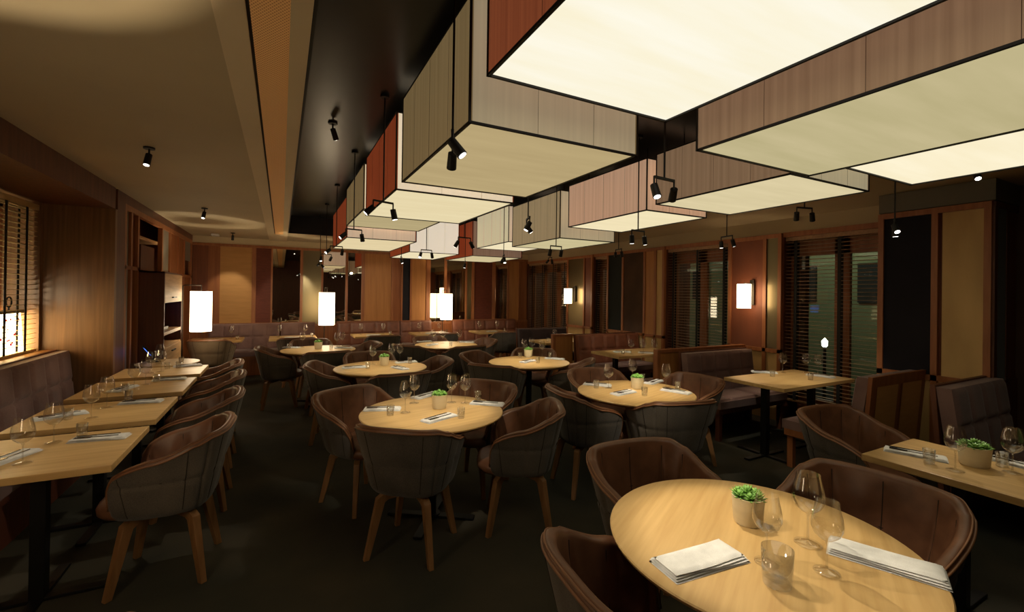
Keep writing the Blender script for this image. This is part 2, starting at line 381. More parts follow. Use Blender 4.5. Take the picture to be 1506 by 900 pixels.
struct('wall_right_side', Bx(5.72, YF, 0, 5.8, 1.42, ZC), M['brownp'])
# windows: frames, panes, blinds
def window(n, y0, y1, zb, divs):
    x = XR+.16
    w = empty('window_%d' % n); w['kind'] = 'structure'
    f = MB().box(x, y0, 0, x+.05, y1, zb).box(x, y0, 2.12, x+.05, y1, 2.42)
    f.box(x, y0, 0, x+.05, y0+.1, 2.42).box(x, y1-.1, 0, x+.05, y1, 2.42)
    for d in divs: f.box(x, d-.08, 0, x+.05, d+.08, 2.42)
    f.build('window_frame', M['frame'], w)
    Bx(x+.02, y0, zb, x+.026, y1, 2.2).build('window_pane', M['pane'], w)
    MB().box(XR, y0, 0, XR+.22, y0+.01, 2.42).box(XR, y1-.01, 0, XR+.22, y1, 2.42).build('window_reveal', M['frame_d'], w)
    Bx(XR-.01, y0+.0, 2.36, XR+.05, y1, 2.42).build('window_head', M['frame'], w)
def blind(y0, y1, zb, label, mat='slat', x=XR+.06, up=None, nt_=3, pitch=.045, ang=4, zt=2.36, loopx=None):
    b = empty('venetian_blind', (x, (y0+y1)/2, zt)); tag(b, label, 'blind', 'venetian blinds on the windows')
    hw = (y1-y0)/2-.01
    MB().box(-.03, -hw, -.05, .03, hw, 0).build('head_rail', M[mat], b, bevel=.003)
    s = MB(); n = int((zt-.06-zb)/pitch)
    for k in range(n):
        z = -.07-k*pitch; mt = Matrix.Translation((0, 0, z)) @ Matrix.Rotation(R(ang), 4, 'Y')
        s.box(-.02, -hw, -.002, .02, hw, .002, mt)
    s.build('slats', M[mat], b)
    for k in range(nt_):
        y = -hw*.8 + 1.6*hw*k/(nt_-1)
        for dx in (-.026, .026):
            Bx(dx-.0015, y-.018, zb-zt, dx+.0015, y+.018, -.05).build('ladder_tape', M['tape'], b)
    Bx(-.025, -hw, zb-zt-.02, .025, hw, zb-zt).build('bottom_rail', M[mat], b)
window(2, 2.2, 3.46, .35, [2.86]); window(3, 4.22, 5.42, .35, [4.82]); window(4, 6.9, 7.36, .35, []); window(5, 8.28, 10.13, .35, [8.9, 9.5])
blind(2.2, 3.46, .3, 'brown venetian blind lowered between the dark navy pier and the sienna sconce panel')
blind(4.22, 5.42, .6, 'brown venetian blind left of the sienna sconce panel, behind the wood booth divider')
blind(6.9, 7.36, .6, 'narrow brown venetian blind between the far wall lamp and the dark panel pair', nt_=2)
blind(8.28, 10.13, .6, 'widest brown venetian blind in the far right corner beside the far wall lamp', nt_=4)
# night outside the right windows
struct('wall_outside', Bx(10.5, -2, -.5, 10.7, 26, 7), M['ext'])
struct('floor_outside', Bx(6.4, -2, -.5, 10.5, 26, -.4), M['ext_d'])
k = 0
for (y, z, w_, h_, m) in [(4.3, 1.9, .5, .8, 'ext_d'), (5.6, 1.9, .5, .8, 'ext_d'), (6.9, 1.9, .5, .8, 'winlit'), (8.4, 1.9, .5, .8, 'ext_d'), (10, 1.9, .5, .8, 'ext_d'), (12, 1.7, .6, .8, 'winlit'), (14, 1.9, .5, .9, 'ext_d'), (15.5, 1.6, .6, .9, 'winlit'), (17.5, 1.5, .5, .6, 'winlit')]:
    struct('trim_outside_window', Bx(10.44, y, z-.4, 10.5, y+w_, z+h_-.4), M[m])
def street_lamp(x, y, z, label):
    t = empty('street_lamp', (x, y, -.4)); tag(t, label, 'street lamp', 'street lamps outside the windows')
    MB().lathe([(.06, 0), (.03, .1), (.025, z+.4)], 10).build('pole', M['blackm'], t)
    MB().lathe([(.0, z+.36), (.045, z+.42), (.05, z+.5), (.0, z+.56)], 14).build('globe', M['lens'], t)
street_lamp(8.6, 4.45, .72, 'white street lamp globe seen through the blind right of the sienna panel')
street_lamp(9.2, 8.05, .66, 'white street lamp globe seen through the blind left of the sienna panel')
street_lamp(8.2, 11.9, 1.5, 'white street lamp seen through the far right corner window')

# left window, blind and lantern
w = empty('window_1'); w['kind'] = 'structure'
MB().box(XA-.3, 1.2, .98, XA-.25, 5.75, 1.06).box(XA-.3, 1.2, 2.32, XA-.25, 5.75, 2.4).box(XA-.3, 3.4, .98, XA-.25, 3.5, 2.4).box(XA-.3, 5.65, .98, XA-.25, 5.75, 2.4).build('window_frame', M['frame'], w)
Bx(XA-.28, 1.2, 1.0, XA-.275, 5.75, 2.36).build('window_pane', M['pane'], w)
struct('trim_window_ledge', Bx(XA-.36, 1.2, .95, XA-.1, 5.75, .985), M['oak_edge'])
b = blind(3.6, 5.74, 1.02, 'pale venetian blind over the left alcove window, lit from below by a lantern', 'slat_l', XA-.03, nt_=6, ang=-3)
def lantern():
    t = empty('stained_lantern', (XA-.15, 5.42, .986)); tag(t, 'glowing white lantern with red beads and black ring behind the left blind', 'lantern')
    s = MB(); w2 = .31
    s.add([(-.06, -w2, .02), (.06, -w2, .02), (.06, w2, .02), (-.06, w2, .02), (-.04, -w2*.96, .37), (.04, -w2*.96, .37), (.04, w2*.96, .37), (-.04, w2*.96, .37)],
          [(0, 3, 2, 1), (4, 5, 6, 7), (0, 1, 5, 4), (1, 2, 6, 5), (2, 3, 7, 6), (3, 0, 4, 7)]); s.build('shade', M['lantern'], t)
    MB().box(-.065, -w2-.02, .37, .065, w2+.02, .395).build('rim', M['blackm'], t, bevel=.003)
    Bx(-.07, -w2-.01, 0, .07, w2+.01, .02).build('base', M['blackm'], t, bevel=.003)
    r = MB(); r.tube([(0, .2+.045*math.cos(a*PI/12), .47+.045*math.sin(a*PI/12)) for a in range(25)], .006, 6, False); r.tube([(0, .2, .39), (0, .2, .43)], .006, 6); r.build('ring_handle', M['blackm'], t)
    bd = MB(); rnd = random.Random(3)
    for i in range(26):
        y = rnd.uniform(-w2+.04, w2-.04); z = rnd.uniform(.05, .34); s_ = rnd.uniform(.006, .012); x = .06-.02*(z-.02)/.35
        bd.box(x-.004, y-s_, z-s_, x+.006, y+s_, z+s_)
    bd.build('beads', M['cerise'], t)
lantern()

# ------------------------------------------------------------------ tub chair
HT = [(0, .80), (38, .797), (62, .768), (85, .712), (105, .665), (116, .632), (124, .57), (131, .465)]
def hgt(a):
    a = abs(a)
    for (a0, h0), (a1, h1) in zip(HT, HT[1:]):
        if a <= a1:
            t = (a-a0)/(a1-a0); t = t*t*(3-2*t) if (a0 in (38,)) else t; return h0+(h1-h0)*t
    return HT[-1][1]
def plan(a, s):
    r = R(a); sn, cs = math.sin(r), math.cos(r)
    x = .335*s*math.copysign(abs(sn)**.62, sn)
    y = -(.305 if cs > 0 else .36)*s*math.copysign(abs(cs)**.72, cs)
    return x, y
AM = 131
def make_chair(shellmat='shell', name='tub_chair'):
    root = empty(name)
    nu, nv = 132, 24
    def prof(v): return (.70+.30*v)*(1-.07*max(0, 1-v/.1)**2)
    def outer(u, v):
        a = -AM+2*AM*u; h = hgt(a); z = .395+(h-.395)*v
        q = (z-.395)/.405
        s = prof(q)
        seam = min(abs((abs(a)+22) % 44-22)/4.0, 1)**.6; hz = min(abs(z-.59)/.022, 1)**.6 if h > .62 else 1
        s += -.034*(1-seam) - .030*(1-hz)
        s += .010*math.sin(PI*min(1, abs(((abs(a)+22) % 44)/44)))
        x, y = plan(a, s); return (x, y, z)
    sh = MB().grid(outer, nu, nv)
    # under-dish closing the bottom of the shell
    def dish(u, v):
        a = -180+360*u; x, y = plan(a, .651*(1-v)+.30*v)
        if abs(a) > AM: y = min(y, .25)
        return (x, y, .395-.012*v)
    sh.grid(dish, 60, 3)
    T_ = .135
    def inner(u, v):
        a = -AM+2*AM*u; h = hgt(a); so = prof((h-.395)/.405)
        if v < .4:                                  # rolled rim from outer edge over the top
            t = v/.4; ang = PI*(1-t); s = so-T_/2+T_/2*math.cos(PI*t); z = h+.022*math.sin(PI*t)
        else:
            t = (v-.4)/.6; z = h-(h-.44)*t; s = so-T_-(.70*0+.16)*t*(h-.44)/.36
            ch = abs(math.sin(R(a)*180/30*.5+PI/2*0))
            puff = .05*(1-(1-min(1, abs(((abs(a)+15) % 30-15))/7))**2)
            s += (-puff+.03)*math.sin(PI*min(1, t*1.15))
        x, y = plan(a, s); return (x, y, z)
    li = MB().grid(inner, nu, 22)
    def seam_tube(mb, fn, u, v0, v1, off, n=14):
        pts = []
        for i in range(n+1):
            p = Vector(fn(u, v0+(v1-v0)*i/n)); c = Vector((p.x, p.y, 0)).normalized()*off; pts.append(p+c)
        mb.tube(pts, .0022, 5)
    sm = MB()
    for a in range(-120, 121, 30): seam_tube(sm, inner, (a+AM)/(2*AM), .42, .93 if abs(a) < 100 else .6, -.0006)
    li.build('upholstery', M['leather'], root, smooth='all', extra=(sm, M['seam']))
    so = MB()
    for a in (-110, -66, -22, 22, 66, 110): seam_tube(so, outer, (a+AM)/(2*AM), .08, .97, .0004)
    pts = []
    for i in range(81):
        u = .09+.82*i/80; h = hgt(-AM+2*AM*u); v = (.59-.395)/(h-.395)
        if v < .96: p = Vector(outer(u, v)); pts.append(p+Vector((p.x, p.y, 0)).normalized()*.0004)
    so.tube(pts, .0022, 5)
    sh.build('shell', M[shellmat], root, smooth='all', extra=(so, M['seam']))
    def rim(off, dz):
        pts = []
        for i in range(nu+1):
            a = -AM+2*AM*i/nu; h = hgt(a); x, y = plan(a, prof((h-.395)/.405)+off); pts.append((x, y, h+dz))
        return pts
    p0 = rim(.004, .0)
    front = []
    xe, ye, ze = p0[-1]
    pp = MB().tube(p0, .0055, 6); pp.tube(rim(-.018, .016), .004, 6)
    fr = [(xe, ye, ze-.0), (xe*.98, ye+.015, .43), (xe*.9, ye+.04, .415), (0, ye+.075, .41), (-xe*.9, ye+.04, .415), (-xe*.98, ye+.015, .43), (-xe, ye, ze)]
    pp.build('piping', M['piping'], root, smooth='all')
    # seat cushion
    st = MB(); n = 40; prof_s = [(.0, .485), (.6, .484), (.88, .476), (.97, .462), (1.0, .445), (.985, .418), (.93, .402)]
    vs_ = []; fs = []
    for (k, z) in prof_s:
        for i in range(n):
            a = 2*PI*i/n; ca, sa = math.cos(a), math.sin(a)
            x = .226*k*math.copysign(abs(ca)**.6, ca); y = .02+(.275 if sa > 0 else .21)*k*math.copysign(abs(sa)**.6, sa)
            vs_.append((x, y, z + (.006*math.cos(x*9)*math.cos(y*9) if k < .9 else 0)))
    for r_ in range(len(prof_s)-1):
        for i in range(n): fs.append((r_*n+i, r_*n+(i+1) % n, (r_+1)*n+(i+1) % n, (r_+1)*n+i))
    fs.append(tuple(range((len(prof_s)-1)*n, len(prof_s)*n)))
    st.add(vs_, fs).build('seat', M['leather'], root, smooth='all', weld=True)
    MB().lathe([(.0, .39), (.13, .39), (.13, .374), (.05, .37), (.0, .37)], 24).build('swivel_plate', M['blackm'], root)
    for k in range(4):
        a = PI/4+PI/2*k; mt = Matrix.Rotation(a, 4, 'Z')
        l = MB(); w = .021
        # side outline in the radial plane: horizontal arm, chamfered knee, tapering leg
        out = [(.03, .372), (.2, .372), (.232, .35), (.305, 0), (.272, 0), (.185, .325), (.165, .338), (.03, .342)]
        vs_ = [mt @ Vector((x, -w if z > .2 else -w*.72, z)) for x, z in out] + [mt @ Vector((x, w if z > .2 else w*.72, z)) for x, z in out]
        m_ = len(out); fs = [(0, 1, 2, 5, 6, 7), (2, 3, 4, 5), (m_+7, m_+6, m_+5, m_+2, m_+1, m_), (m_+5, m_+4, m_+3, m_+2)]
        fs += [(i, (i+1) % m_, m_+(i+1) % m_, m_+i) for i in range(m_)]
        l.add(vs_, fs).build('leg', M['leg'], root, bevel=.003)
    return root
chairP = Proto(make_chair()); chairT = Proto(make_chair('taupe'))
def chair(bx, by, face, label, group, P=chairP):
    """bx, by = where the middle of the back's top edge stands; face = degrees the seat looks towards"""
    f = R(face); P.place((bx+.3*math.cos(f), by+.3*math.sin(f), 0), f-PI/2, label, 'chair', group)

# ------------------------------------------------------------------ tables
def make_round(r=.5, name='round_table'):
    root = empty(name)
    MB().lathe([(.0, .75), (r-.004, .75), (r, .746), (r-.002, .738)], 96).build('tabletop', M['oak'], root, smooth=True)
    MB().lathe([(r-.002, .738), (r-.05, .712), (.0, .712)], 96).build('top_edge', M['oak_edge'], root, smooth=True)
    MB().lathe([(.0, .711), (.16, .711), (.16, .703), (.035, .70), (.034, .03), (.06, .03), (.06, .02), (0, .02)], 32).build('pedestal', M['blackm'], root, smooth=True)
    b = MB()
    for k in range(4):
        mt = Matrix.Rotation(PI/4+PI/2*k, 4, 'Z'); b.box(.02, -.03, .004, r*.62, .03, .022, mt)
    b.build('base', M['blackm'], root, bevel=.003)
    return root
roundP = Proto(make_round()); smallP = Proto(make_round(.3, 'round_table'))
def rect_table(x0, x1, y0, y1, label, legs, along='x', group=None, th=.035):
    cx, cy = (x0+x1)/2, (y0+y1)/2; root = empty('dining_table', (cx, cy, 0)); tag(root, label, 'table', group)
    hx, hy = (x1-x0)/2, (y1-y0)/2
    Bx(-hx, -hy, .75-th, hx, hy, .75).build('tabletop', M['oak' if along == 'x' else 'oak_y'], root, bevel=.003)
    for (lx, ly) in legs:
        MB().box(lx-.03, ly-.03, .02, lx+.03, ly+.03, .75-th-.008).box(lx-.15, ly-.15, .75-th-.008, lx+.15, ly+.15, .75-th).build('pedestal', M['blackm'], root, bevel=.003)
        b = MB(); L_ = min(hx, hy)*.9
        b.box(lx-L_, ly-.025, .003, lx+L_, ly+.025, .02).box(lx-.025, ly-L_, .003, lx+.025, ly+L_, .02)
        b.build('base', M['blackm'], root, bevel=.002)
    return root

# ------------------------------------------------------------------ table ware
def make_wine(h=.22):
    root = empty('wine_glass'); s = h/.22
    MB().lathe([(.036, .001), (.036, .003), (.02, .006), (.004, .010)], 24, close=False).build('foot', M['glass'], root, smooth='all')
    MB().lathe([(.004, .009), (.0032, .03), (.0032, .085*s), (.006, .098*s)], 10, close=False).build('stem', M['glass'], root, smooth='all')
    p = [(.006, .098), (.018, .103), (.034, .118), (.0425, .137), (.0435, .15), (.040, .175), (.034, .20), (.031, .22)]
    MB().lathe([(r, z*s) for r, z in p], 28, close=False).build('bowl', M['glass'], root, smooth='all')
    return root
wineP = Proto(make_wine())
def make_tumbler():
    return MB().lathe([(.0, .010), (.029, .010), (.031, .002), (.033, .02), (.036, .09), (.0345, .09), (.031, .02), (.0, .014)], 28, close=False).build('tumbler', M['glass'], smooth='all')
tumP = Proto(make_tumbler())
def make_napkin(L_=.26, W_=.1, folds=3):
    o = MB(); rnd = random.Random(5)
    for k in range(folds):
        t = .0055; z0 = .001+k*t; w_ = W_/2-.004*k; l_ = L_/2-.003*k
        def fn(u, v, z0=z0, w_=w_, l_=l_, k=k):
            x = (u*2-1)*l_; y = (v*2-1)*w_+.004*math.sin(u*4+k)
            e = min(1, (1-abs(v*2-1))*7, (1-abs(u*2-1))*14)
            return (x, y, z0+.0048*(e**.5 if e > 0 else 0)+.0012*math.sin(u*9+k*2)*e)
        o.grid(fn, 20, 10)
        o.add([(-l_, -w_, z0), (l_, -w_, z0), (l_, w_, z0), (-l_, w_, z0)], [(0, 3, 2, 1)])
    return o.build('napkin', M['napkin'], smooth='all', recalc=False)
napP = Proto(make_napkin())
napBig = Proto(make_napkin(.30, .125, 4))
def make_knife():
    root = empty('knife')
    MB().box(-.02, -.0035, 0, .085, .0035, .003).build('handle', M['cutlery'], root, bevel=.001)
    b = MB(); b.add([(-.115, 0, 0), (-.1, -.009, 0), (-.02, -.008, 0), (-.02, .006, 0), (-.1, .006, 0), (-.115, 0, .0015), (-.1, -.009, .0015), (-.02, -.008, .0015), (-.02, .006, .0015), (-.1, .006, .0015)],
                    [(0, 1, 2, 3, 4), (9, 8, 7, 6, 5), (0, 5, 6, 1), (1, 6, 7, 2), (2, 7, 8, 3), (3, 8, 9, 4), (4, 9, 5, 0)]); b.build('blade', M['cutlery'], root)
    return root
def make_fork():
    root = empty('fork')
    MB().box(-.03, -.003, 0, .09, .003, .003).build('handle', M['cutlery'], root, bevel=.001)
    b = MB().box(-.06, -.011, 0, -.03, .011, .0025)
    for k in range(4): b.box(-.105, -.011+k*.0063, .0, -.06, -.011+k*.0063+.003, .0025)
    b.build('tines', M['cutlery'], root); return root
knifeP, forkP = Proto(make_knife()), Proto(make_fork())
def make_plant(s=1):
    root = empty('potted_succulent')
    MB().lathe([(.0, .0), (.046, .0), (.05, .01), (.056, .1), (.052, .1), (.05, .085), (.0, .085)], 32).build('pot', M['pot'], root, smooth=True)
    MB().lathe([(.0, .088), (.05, .088), (.05, .084)], 20, close=False).build('soil', M['soil'], root)
    lf = MB(); rnd = random.Random(11)
    heads = [(0, 0, .1, 1.0)] + [(.036*math.cos(a), .036*math.sin(a), .093, .78) for a in [i*PI/3+.3 for i in range(6)]]
    for hx, hy, hz, sc in heads:
        for ring, (nl, tilt, ln) in enumerate([(7, 20, .045), (6, 45, .04), (5, 68, .034), (3, 84, .026)]):
            for k in range(nl):
                a = 2*PI*k/nl+ring*.5+rnd.uniform(-.15, .15); t = R(tilt+rnd.uniform(-8, 8)); ln_ = ln*sc
                d = Vector((math.cos(a)*math.cos(t), math.sin(a)*math.cos(t), math.sin(t))); sd = Vector((-math.sin(a), math.cos(a), 0)); up = sd.cross(d)*-1
                o_ = Vector((hx, hy, hz))+Vector((0, 0, .004*ring))
                w_ = .0085*sc
                p = [o_, o_+d*ln_*.55+sd*w_+up*.001, o_+d*ln_*.55-sd*w_+up*.001, o_+d*ln_, o_+d*ln_*.5+up*.0045, o_+d*ln_*.5-up*.0035]
                lf.add(p, [(0, 4, 1), (0, 2, 4), (1, 4, 3), (4, 2, 3), (0, 1, 5), (0, 5, 2), (1, 3, 5), (5, 3, 2)])
    lf.build('leaves', M['leaf'], root, smooth='all'); return root
plantP = Proto(make_plant())

ITEMS = {
    'mid': {'wine': [[0.782, 3.105], [0.909, 3.342], [1.261, 3.183], [1.174, 3.246]], 'tum': [[0.673, 3.079], [1.088, 2.816], [1.385, 3.222]], 'plant': [[1.038, 3.13]], 'nap': [[0.654, 3.253, -0.36, 0.27], [0.951, 2.864, 0.42, 0.21], [1.402, 3.086, -0.67, 0.25], [1.055, 3.535, 0.55, 0.2]]},
    'big': {'wine': [[1.643, 0.86], [1.507, 0.767], [1.336, 0.901]], 'tum': [[1.304, 0.838]], 'plant': [[1.569, 1.071]], 'nap': [[1.196, 0.98, -0.08, 0.29], [1.733, 0.713, -1.14, 0.27]]},
    'r3': {'wine': [[2.682, 3.203], [3.071, 2.937], [3.066, 3.308]], 'tum': [[2.535, 3.204], [3.141, 2.845], [2.725, 2.801], [3.16, 3.232]], 'plant': [[2.879, 3.053]], 'nap': [[2.628, 3.309, -0.82, 0.23], [2.623, 2.945, 0.18, 0.32], [3.088, 2.796, -1.25, 0.25], [3.22, 3.191, 0.35, 0.33]]},
    'r4': {'wine': [[0.949, 5.301], [1.24, 5.344], [1.192, 5.42]], 'tum': [[0.852, 5.042], [1.358, 5.295]], 'plant': [[1.06, 5.203]], 'nap': [[0.726, 5.144, 0.0, 0.23], [1.338, 5.304, -0.01, 0.28], [1.172, 4.909, -1.25, 0.23]]},
    'r5': {'wine': [[2.974, 5.337], [3.1, 5.077], [3.139, 5.417]], 'tum': [[2.77, 5.079], [3.111, 4.94], [2.783, 4.651]], 'plant': [[2.93, 5.146]], 'nap': [[2.723, 4.793, 0.49, 0.28], [3.16, 4.856, -0.9, 0.24]]},
    'r6': {'wine': [[2.262, 7.191], [2.378, 7.042], [2.675, 7.037]], 'tum': [[2.378, 6.642]], 'plant': [], 'nap': [[2.149, 6.877, 0.67, 0.32], [2.805, 7.043, -0.64, 0.37], [2.17, 7.389, 0.09, 0.24]]},
    'r7': {'wine': [[0.272, 7.267], [0.743, 7.086], [0.835, 7.231]], 'tum': [[0.154, 7.226], [0.647, 6.868]], 'plant': [[0.486, 7.013]], 'nap': [[0.146, 7.272, -0.69, 0.25], [0.829, 6.965, -0.37, 0.2]]},
    'ra': {'wine': [[4.99, 3.012], [5.241, 2.905], [5.281, 2.798]], 'tum': [[4.632, 2.903], [4.818, 2.623]], 'plant': [], 'nap': [[4.791, 3.097, -0.81, 0.21], [5.15, 2.704, -1.36, 0.24]]},
    'rb': {'wine': [[2.977, 0.939], [3.224, 0.878]], 'tum': [[2.984, 1.042], [3.357, 0.845]], 'plant': [[3.166, 0.926]], 'nap': [[3.065, 1.13, -1.21, 0.25], [3.368, 0.807, -1.69, 0.12]]},
    'rc': {'wine': [[4.43, 4.828], [4.651, 4.817], [4.802, 4.756]], 'tum': [[4.319, 4.873]], 'plant': [], 'nap': [[4.461, 5.049, -0.38, 0.14], [4.734, 4.822, -0.77, 0.19]]},
    'rd': {'wine': [[4.302, 6.659]], 'tum': [[4.151, 6.6]], 'plant': [], 'nap': [[4.418, 6.617, -0.35, 0.15]]},
    'l1': {'wine': [[-1.088, 2.965], [-1.089, 3.295]], 'tum': [[-1.006, 3.331], [-1.189, 3.07]], 'plant': [], 'nap': [[-0.89, 3.271, -0.12, 0.26], [-1.178, 3.065, 1.19, 0.07]]},
    'l2': {'wine': [[-1.083, 3.812], [-1.078, 4.151]], 'tum': [[-1.016, 4.323], [-1.201, 3.832]], 'plant': [], 'nap': [[-0.909, 4.184, -0.11, 0.27], [-1.27, 3.943, 0.47, 0.18]]},
    'l3': {'wine': [[-1.085, 4.741], [-1.045, 4.932]], 'tum': [[-0.987, 5.069], [-1.133, 4.651]], 'plant': [], 'nap': [[-0.91, 5.123, -0.02, 0.25], [-1.164, 4.794, 1.21, 0.24]]},
    'l4': {'wine': [[-1.082, 5.637], [-1.141, 5.58]], 'tum': [[-0.967, 5.854], [-1.05, 5.797]], 'plant': [], 'nap': [[-0.897, 5.944, 0.27, 0.22]]},
}

def settle(it):
    W = it['wine']; T_ = it['tum']; P_ = it['plant']
    for _ in range(12):
        for q in W+T_:
            for (x, y, a, L_) in it['nap']:
                dx, dy = q[0]-x, q[1]-y; lx = dx*math.cos(a)+dy*math.sin(a); ly = -dx*math.sin(a)+dy*math.cos(a)
                lim = .104 if it is ITEMS['big'] else .1
                if abs(lx) < (.186 if it is ITEMS['big'] else .168) and abs(ly) < lim-.002:
                    m = (lim if ly >= 0 else -lim)-ly; q[0] += -math.sin(a)*m; q[1] += math.cos(a)*m
        for i, q in enumerate(W+T_):
            for r_ in (W+T_)[i+1:]+P_:
                dx, dy = q[0]-r_[0], q[1]-r_[1]; d = math.hypot(dx, dy) or .001; need = .12 if r_ in P_ else .095
                if d < need: q[0] += dx/d*(need-d); q[1] += dy/d*(need-d)
ITEMS['big']['wine'] = [[1.62, .885], [1.507, .767], [1.385, .88]]; ITEMS['big']['tum'] = [[1.31, .80]]
for k_, it in ITEMS.items():
    if k_ != 'big': settle(it)
TNAME = {'mid': 'the middle round table', 'big': 'the big foreground round table', 'r3': 'the round table near the booths', 'r4': 'the second round table', 'r5': 'the round table near the far divider', 'r6': 'the round table below the paired lamps', 'r7': 'the far left round table', 'ra': 'the near booth table', 'rb': 'the right edge table', 'rc': 'the booth table behind the divider', 'rd': 'the farthest booth table', 'l1': 'the nearest left table', 'l2': 'the second left table', 'l3': 'the third left table', 'l4': 'the fourth left table'}
TC = dict(mid=(.97, 3.07), big=(1.494, .99), r3=(2.77, 2.96), r4=(1.0, 5.07), r5=(2.74, 4.79), r6=(2.38, 6.86), r7=(.49, 6.95), ra=(4.75, 2.78), rb=(3.13, .8), rc=(4.7, 5.0), rd=(4.6, 6.75), l1=(-1.08, 3.1), l2=(-1.08, 3.95), l3=(-1.08, 4.85), l4=(-1.08, 5.67))
rt = dict(mid='round oak table standing in the middle of the floor, dark chair back in front', big='large round oak table in the right foreground, two loose napkins on top', r3='round oak table right of the middle, between tub chairs and the booths',
 r4='round oak table directly behind the middle one, green plant on it', r5='round oak table farther back beside the wood booth divider', r6='round oak table brightly lit below the paired floor lamps', r7='far round oak table in front of the centre-left floor lamp')
for k, lab in rt.items():
    roundP.place((TC[k][0], TC[k][1], 0), {'big': .5, 'mid': .2}.get(k, .3), lab, 'table', 'round oak dining tables')
rect_table(4.12, 5.34, 2.47, 3.1, 'rectangular oak booth table set for two in front of the near brown blind', [(-.4, 0), (.4, 0)])
rect_table(2.82, 3.42, -.15, 1.27, 'rectangular oak table at the right edge with a wide potted plant', [(0, -.4), (0, .4)], 'y')
rect_table(4.1, 5.3, 4.7, 5.32, 'oak booth table behind the wood divider with white napkins', [(-.4, 0), (.4, 0)])
rect_table(4.02, 5.2, 6.45, 7.05, 'small distant oak booth table below the far wall lamp', [(-.4, 0), (.4, 0)])
for i, (a, b, lab) in enumerate([(.95, 1.65, 'oak table of the left row beside the camera, outside the picture'), (2.77, 3.46, 'nearest oak table of the left window row, cut by the picture edge'), (3.61, 4.31, 'second nearest oak table of the left window row'), (4.5, 5.19, 'third oak table of the left window row'), (5.38, 5.98, 'farthest rectangular oak table of the left window row')]):
    if i: rect_table(-1.44, -.71, a, b, lab, [(0, 0)], 'x', 'oak tables of the left row')
smallP.place((-1.14, 6.34, 0), 0, 'small round oak table beside the tall service cabinet', 'table')

def side(k, x, y):
    cx, cy = TC[k]; dx, dy = x-cx, y-cy
    # seen from the camera: away from it / towards it, left / right
    fx, fy = math.sin(R(27.4)), math.cos(R(27.4))
    if k in ('mid','big','r3','r4','r5','r6','r7'):
        n = math.hypot(cx, cy); fx, fy = cx/n, cy/n
    a = dx*fx+dy*fy; r_ = dx*fy-dy*fx
    return a, r_
def words(k, pts):
    """a phrase for each point that tells it from the others on the same table"""
    out = []; seen = {}
    order = sorted(range(len(pts)), key=lambda i: side(k, *pts[i])[1])
    names = {1: ['only'], 2: ['left', 'right'], 3: ['leftmost', 'middle', 'rightmost'], 4: ['leftmost', 'second from left', 'third from left', 'rightmost']}[len(pts)]
    w_ = ['']*len(pts)
    for rank, i in enumerate(order): w_[i] = names[rank]
    return w_
for k, it in ITEMS.items():
    tn = TNAME[k]
    for nm, proto, noun, cat, grp in (('wine', wineP, 'stemmed wine glass', 'wine glass', 'wine glasses on the tables'), ('tum', tumP, 'small clear tumbler', 'glass', 'tumblers on the tables')):
        pts = [p[:2] for p in it[nm]]
        if not pts: continue
        for p, wd in zip(pts, words(k, pts)):
            lab = ('only %s on %s' % (noun, tn)) if wd == 'only' else '%s %s on %s' % (wd, noun, tn)
            sc = None
            if k == 'big' and nm == 'wine' and abs(p[0]-1.62) < .01: sc = (1.15, 1.15, 1.1)
            if k == 'big' and nm == 'tum': sc = (1.2, 1.2, 1.2)
            if nm == 'tum' and k in ('mid', 'r3') : sc = (.72, .72, .8) if wd in ('leftmost', 'third from left', 'middle') else None
            proto.place((p[0], p[1], .7502), 0, lab, cat, grp, sc)
    pts = [p[:2] for p in it['nap']]
    if pts:
        for (x, y, a, L_), wd in zip(it['nap'], words(k, pts)):
            P = napBig if k == 'big' else napP
            lab = ('only folded white napkin on %s' % tn) if wd == 'only' else '%s folded white napkin on %s' % (wd, tn)
            P.place((x, y, .7505), a, lab, 'napkin', 'folded white napkins')
            if k != 'big':
                dx, dy = -math.sin(a)*.02, math.cos(a)*.02
                knifeP.place((x+dx, y+dy, .769), a, 'knife on the %s napkin of %s' % (wd, tn), 'knife', 'knives on napkins')
                forkP.place((x-dx, y-dy, .769), a, 'fork on the %s napkin of %s' % (wd, tn), 'fork', 'forks on napkins')
    for p in it['plant']:
        plantP.place((p[0], p[1], .7502), p[0]*3, 'green succulent in a beige pot on %s' % tn, 'potted plant', 'potted succulents on tables', (1.16, 1.16, .98) if k == 'rb' else None)

# ------------------------------------------------------------------ chairs
G = 'tub chairs around the tables'
def around(k, lst):
    cx, cy = TC[k]
    for ang, d, off, lab in lst:
        a = R(ang); chair(cx+d*math.cos(a), cy+d*math.sin(a), ang+180+off, lab, G)
around('mid', [(-127, .67, -2, 'tub chair seen from behind, pushed under the front of the middle round table'), (-30, .92, 4, 'tub chair at the right of the middle round table, wooden legs showing'),
               (126, .93, -8, 'brown leather tub chair behind the left edge of the middle round table'), (37, .90, 0, 'tub chair behind the middle round table, brown inner back facing us')])
around('big', [(79, .87, 4, 'brown leather tub chair at the far left of the big foreground table'), (178, .78, -4, 'brown leather tub chair cut off at the left of the big foreground table'), (0, .92, 6, 'wide leather tub chair at the right of the big foreground table')])
around('r3', [(173, .80, -2, 'dark tub chair at the left of the round table right of the middle'), (80, .88, 0, 'tub chair behind the round table right of the middle, low brown back'), (4, .95, 0, 'brown tub chair at the right of the round table near the booths'), (-98, .68, -6, 'dark tub chair seen from behind below the round table near the booths')])
around('r4', [(168, .78, 0, 'dark tub chair at the left of the round table behind the middle one'), (0, .80, 0, 'tub chair at the right of the round table behind the middle one'), (90, .92, 0, 'brown tub chair at the back of the second round table'), (-85, .84, 0, 'dark tub chair in front of the round table behind the middle one')])
